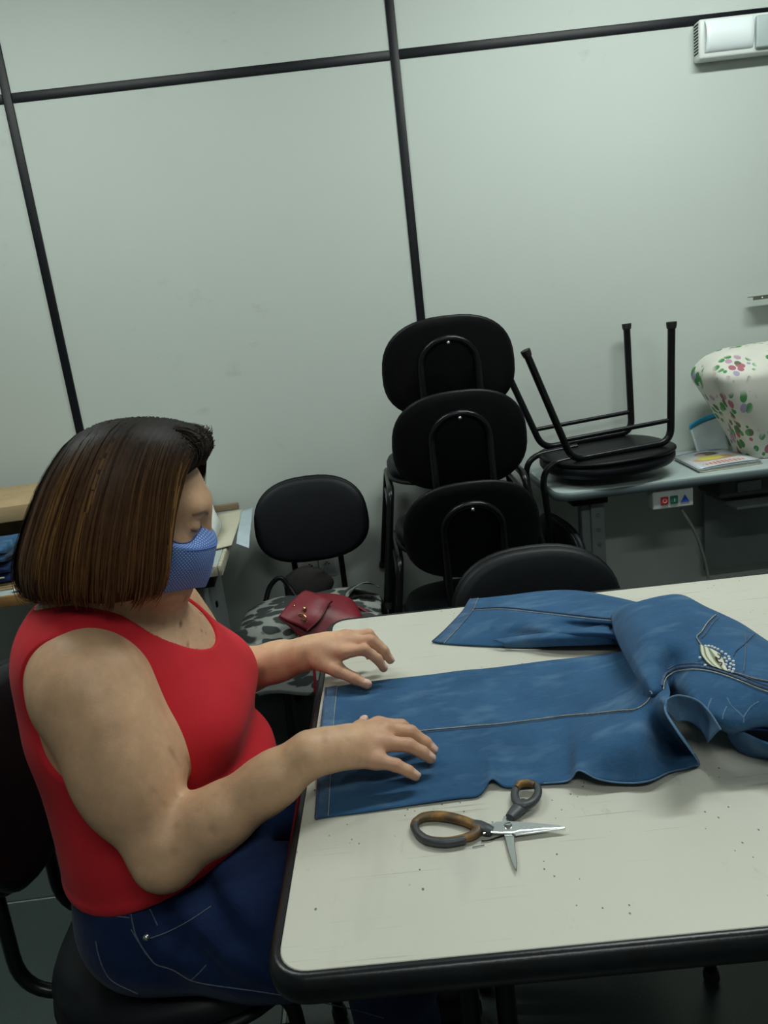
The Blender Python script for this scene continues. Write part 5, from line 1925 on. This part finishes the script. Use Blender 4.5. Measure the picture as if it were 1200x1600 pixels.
Rr = [[np.array(at_y(*q)) for q in r] for r in mk]
half = [[p for p in r] for r in Rr]
mir = [[np.array([p[0], 2 * MY - p[1], p[2]]) for p in r] for r in Rr[1:]]
full = mir[::-1] + half
Gm = net([[tuple(p) for p in r] for r in full], 8, 8) - PO
mask = grid_mesh('face_mask', Gm, M['mask'], person, solid=0.0016, offset=1)
mask['label'] = 'blue face mask with white dots'
n0 = Gm.shape[0]
tube('top_edge', [tuple(Gm[i, 0]) for i in range(0, n0, 2)], 0.0014, plain('navy_binding', (0.03, 0.06, 0.20), 0.7), mask, 6)
tube('crease', [tuple(Gm[i, 16] + np.array([0.0004, 0, 0.0002])) for i in range(n0 // 2 - 22, n0 // 2 + 23, 2)], 0.0009, M['mask'], mask, 6)
for s in (-1, 1):
    tube('ear_loop', [tuple(Gm[(n0 - 1) if s > 0 else 0, 6]), tuple(hl(-0.005, -s * 0.088, -0.012) - PO), tuple(Gm[(n0 - 1) if s > 0 else 0, 40])], 0.0016, M['white'], mask, 6, 6)

# ---------- hair: a net for the near side and its mirror image, covered with strands
HY = 1.005
hn = [  # from the forehead to the back of the head; each: crown line -> tips
    [(313, 676, HY), (303, 706, HY - .045), (288, 745, HY - .068), (275, 800, HY - .084), (268, 850, HY - .092), (258, 905, HY - .092), (238, 938, HY - .080)],
    [(290, 664, HY), (268, 690, HY - .052), (250, 740, HY - .084), (240, 800, HY - .100), (234, 860, HY - .108), (228, 915, HY - .108), (215, 948, HY - .095)],
    [(250, 656, HY), (222, 684, HY - .056), (200, 740, HY - .092), (186, 805, HY - .110), (178, 870, HY - .118), (174, 925, HY - .116), (172, 955, HY - .100)],
    [(205, 656, HY), (176, 682, HY - .056), (148, 740, HY - .092), (128, 810, HY - .110), (118, 875, HY - .118), (118, 928, HY - .112), (128, 954, HY - .095)],
    [(160, 664, HY), (130, 694, HY - .050), (102, 750, HY - .082), (80, 820, HY - .098), (68, 880, HY - .105), (72, 926, HY - .100), (92, 948, HY - .085)],
    [(130, 678, HY), (106, 706, HY - .030), (78, 758, HY - .050), (54, 825, HY - .060), (42, 880, HY - .065), (50, 922, HY - .062), (76, 944, HY - .055)],
    [(118, 686, HY), (98, 708, HY), (70, 760, HY), (45, 828, HY), (34, 880, HY), (44, 920, HY), (72, 942, HY)]]
Hn = [[np.array(at_y(*q)) for q in r] for r in hn]
Hm = [[np.array([p[0], 2 * HY - p[1], p[2]]) for p in r] for r in Hn[:-1]]
Gh = net([[tuple(p) for p in r] for r in Hn + Hm[::-1]], 10, 8) - PO
cap_mat, nt, b = mat_attr('hair', rough=0.5, spec=0.16, mottle=0.25, bmp=0.0, mscale=90)
base_mat, nt, b = mat_attr('hair_base', rough=0.8, spec=0.1, mottle=0.3, bmp=0.0, mscale=90)


def hair_colour(t, rnd, rnd2):
    """dark roots, chestnut lengths, golden streaks in some strands"""
    root = np.array([0.014, 0.009, 0.007])
    mid = np.array([0.110, 0.048, 0.019])
    tip = np.array([0.155, 0.062, 0.024])
    gold = np.array([0.42, 0.21, 0.065])
    k = np.clip((t - 0.14) / 0.36, 0, 1)[..., None]
    c = root * (1 - k) + mid * k
    k2 = np.clip((t - 0.5) / 0.5, 0, 1)[..., None]
    c = c * (1 - k2) + tip * k2
    g = (rnd2 * np.clip((t - 0.20) / 0.25, 0, 1) * np.clip((0.86 - t) / 0.2, 0, 1))[..., None]
    c = c * (1 - g) + gold * g
    return c * (0.55 + 0.75 * rnd[..., None])


# solid base under the strands
hv = Gh.reshape(-1, 3)
nu_, nv_ = Gh.shape[:2]
ctr = Gh.mean((0, 1))
inner = Gh + (ctr - Gh) * 0.10
hb = grid_mesh('hair', inner, base_mat, person, solid=0.012, offset=0)
tv = np.tile(np.linspace(0, 1, nv_), nu_)
cc = hair_colour(tv, np.full(len(tv), 0.4), np.zeros(len(tv)))
ca = hb.data.color_attributes.new('col', 'FLOAT_COLOR', 'POINT')
ca.data.foreach_set('color', np.concatenate([cc, np.ones((len(cc), 1))], 1).astype(np.float32).ravel())
hb['label'] = 'chin-length brown bob with dark roots and golden streaks'


def hair_at(a, t):
    i, j = np.clip(a, 0, 1) * (nu_ - 1), np.clip(t, 0, 1) * (nv_ - 1)
    i0, j0 = np.minimum(i.astype(int), nu_ - 2), np.minimum(j.astype(int), nv_ - 2)
    fi, fj = (i - i0)[..., None], (j - j0)[..., None]
    return Gh[i0, j0] * (1 - fi) * (1 - fj) + Gh[i0 + 1, j0] * fi * (1 - fj) + Gh[i0, j0 + 1] * (1 - fi) * fj + Gh[i0 + 1, j0 + 1] * fi * fj


NS, NT = 7000, 15
rs = np.random.default_rng(11)
a0 = rs.uniform(0, 1, NS)
clump = np.round(a0 * 95) / 95
a1 = a0 + (clump - a0) * rs.uniform(0.2, 0.85, NS) + rs.normal(0, 0.006, NS)
ts = rs.uniform(0.0, 1.0, NS) ** 3 * 0.25
te = np.clip(0.90 + 0.10 * np.sin(a0 * 140) * np.sin(a0 * 53 + 2) + rs.normal(0, 0.05, NS), 0.72, 1)
T = ts[:, None] + (te - ts)[:, None] * np.linspace(0, 1, NT)[None]
W = np.linspace(0, 1, NT)[None]
A = a0[:, None] * (1 - W) + a1[:, None] * W + 0.004 * np.sin(W * rs.uniform(2, 7, NS)[:, None] + rs.uniform(0, 6, NS)[:, None]) * W
A = np.clip(A, 0, 1)
P_ = hair_at(A, T)
lift = rs.uniform(-0.004, 0.0045, NS)[:, None] + 0.0025 * np.sin(W * 3 + rs.uniform(0, 6, NS)[:, None]) * W
cid = np.round(a0 * 95).astype(int)
lock = rs.normal(0, 0.0028, 120)[cid]
lift = lift + lock[:, None] * np.clip(W * 1.6, 0, 1) + (rs.uniform(0, 1, NS) > 0.93)[:, None] * W ** 2 * 0.012 + rs.normal(0, 0.0035, NS)[:, None] * W ** 2
out = P_ - (ctr + np.array([0, 0, -0.0]))
out /= np.linalg.norm(out, axis=2, keepdims=True)
P_ = P_ + out * lift[..., None]
P_ = P_ - out * (np.clip((W - 0.88) / 0.12, 0, 1) ** 2 * 0.010)[..., None]
tan = np.gradient(P_, axis=1)
side = np.cross(tan, out)
side /= np.linalg.norm(side, axis=2, keepdims=True) + 1e-9
wd = (rs.uniform(0.0007, 0.0017, NS)[:, None] * np.clip(1.15 - W ** 3, 0.15, 1))[..., None]
VL, VR = P_ - side * wd, P_ + side * wd
VV = np.stack([VL, VR], 2).reshape(-1, 3)
base_i = (np.arange(NS)[:, None] * NT + np.arange(NT - 1)[None]) * 2
FF = np.stack([base_i, base_i + 1, base_i + 3, base_i + 2], -1).reshape(-1, 4)
gold_w = np.clip(np.sin(a1 * 61) * 0.5 + np.sin(a1 * 23 + 1) * 0.5, 0, 1) * (rs.uniform(0, 1, NS) > 0.40) * rs.uniform(0.3, 1.0, NS)
cs = hair_colour(T, np.repeat(rs.uniform(0, 1, NS)[:, None], NT, 1), np.repeat(gold_w[:, None], NT, 1))
cs = np.repeat(cs.reshape(-1, 3), 2, 0)
so_ = field_mesh('hair_strands', VV, FF, cap_mat, hb, cs)
so_['kind'] = 'stuff'
# swept-back fringe above the forehead
fn0 = [[(319, 723, HY), (325, 704, HY), (319, 684, HY), (297, 669, HY), (250, 664, HY)],
       [(311, 724, HY - .030), (317, 704, HY - .032), (309, 685, HY - .030), (286, 672, HY - .028), (243, 670, HY - .024)],
       [(288, 742, HY - .056), (293, 720, HY - .055), (283, 703, HY - .050), (262, 692, HY - .044), (232, 690, HY - .038)]]
Fr = [[np.array(at_y(*q)) for q in r] for r in fn0]
Fm = [[np.array([p[0], 2 * HY - p[1], p[2]]) for p in r] for r in Fr[1:]]
Gfr = net([[tuple(p) for p in r] for r in Fm[::-1] + Fr], 8, 8) - PO
fb = grid_mesh('fringe', Gfr + (ctr - Gfr) * 0.03, base_mat, hb, solid=0.008)
cc = np.tile(np.array([0.016, 0.010, 0.008]), (Gfr.shape[0] * Gfr.shape[1], 1))
ca = fb.data.color_attributes.new('col', 'FLOAT_COLOR', 'POINT')
ca.data.foreach_set('color', np.concatenate([cc, np.ones((len(cc), 1))], 1).astype(np.float32).ravel())


def strands(Gq, NS, NT, seed, colfn, name, parent):
    rs = np.random.default_rng(seed)
    mu, mv = Gq.shape[:2]
    a = rs.uniform(0, 1, NS)
    t0 = rs.uniform(0, 0.15, NS)
    t1 = rs.uniform(0.7, 1, NS)
    W = np.linspace(0, 1, NT)[None]
    T = t0[:, None] + (t1 - t0)[:, None] * W
    A = np.clip(a[:, None] + rs.normal(0, 0.03, NS)[:, None] * W, 0, 1)
    i, j = A * (mu - 1), T * (mv - 1)
    i0, j0 = np.minimum(i.astype(int), mu - 2), np.minimum(j.astype(int), mv - 2)
    fi, fj = (i - i0)[..., None], (j - j0)[..., None]
    P = Gq[i0, j0] * (1 - fi) * (1 - fj) + Gq[i0 + 1, j0] * fi * (1 - fj) + Gq[i0, j0 + 1] * (1 - fi) * fj + Gq[i0 + 1, j0 + 1] * fi * fj
    o = P - ctr
    o /= np.linalg.norm(o, axis=2, keepdims=True)
    P = P + o * (rs.uniform(-0.002, 0.0032, NS)[:, None] + 0.0018 * np.sin(W * 5 + rs.uniform(0, 6, NS)[:, None]))[..., None]
    sd = np.cross(np.gradient(P, axis=1), o)
    sd /= np.linalg.norm(sd, axis=2, keepdims=True) + 1e-9
    w = (rs.uniform(0.0006, 0.0013, NS)[:, None] * np.clip(1.1 - np.abs(W - 0.4) ** 2 * 2, 0.15, 1))[..., None]
    VV = np.stack([P - sd * w, P + sd * w], 2).reshape(-1, 3)
    bi = (np.arange(NS)[:, None] * NT + np.arange(NT - 1)[None]) * 2
    FF = np.stack([bi, bi + 1, bi + 3, bi + 2], -1).reshape(-1, 4)
    c = np.repeat(colfn(T, rs.uniform(0, 1, NS)).reshape(-1, 3), 2, 0)
    o_ = field_mesh(name, VV, FF, cap_mat, parent, c)
    o_['kind'] = 'stuff'
    return o_


strands(Gfr, 1100, 12, 21, lambda T, r: np.array([0.018, 0.011, 0.008]) * (0.5 + 1.6 * (r[:, None] ** 4) * 3 * np.clip(T, 0, 1) + 0.5)[..., None], 'fringe_strands', fb)
# short wisps standing up along the forehead hairline
bm = bmesh.new()
rs2 = random.Random(5)
for k in range(170):
    p = Vector(Gfr[rs2.randrange(Gfr.shape[0]), rs2.randrange(2, 20)])
    d = Vector((rs2.uniform(0.2, 1.0), rs2.uniform(-0.5, 0.5), rs2.uniform(0.25, 1.0))).normalized()
    L = rs2.uniform(0.006, 0.018)
    q = p + d * L + Vector((-0.006, 0, 0.001))
    mdl = p.lerp(q, 0.5) + Vector((0.003, 0, 0.003))
    tube_bm(bm, [tuple(p - d * 0.004), tuple(mdl), tuple(q)], [0.0006, 0.0005, 0.0002], 4)
wo = from_bm('hair_wisps', bm, plain('dark_hair', (0.016, 0.010, 0.008), 0.4), hb)
wo['kind'] = 'stuff'
# lilac knot of the mask tie showing below the hair at the nape
bm = bmesh.new()
bmesh.ops.create_icosphere(bm, subdivisions=2, radius=0.011)
kp = at_y(74, 943, 0.985) - Vector(PO)
for v_ in bm.verts:
    v_.co = Vector((v_.co.x * 1.1, v_.co.y, v_.co.z * 0.7)) + kp
from_bm('tie_knot', bm, plain('lilac_cotton', (0.50, 0.46, 0.60), 0.8), mask)
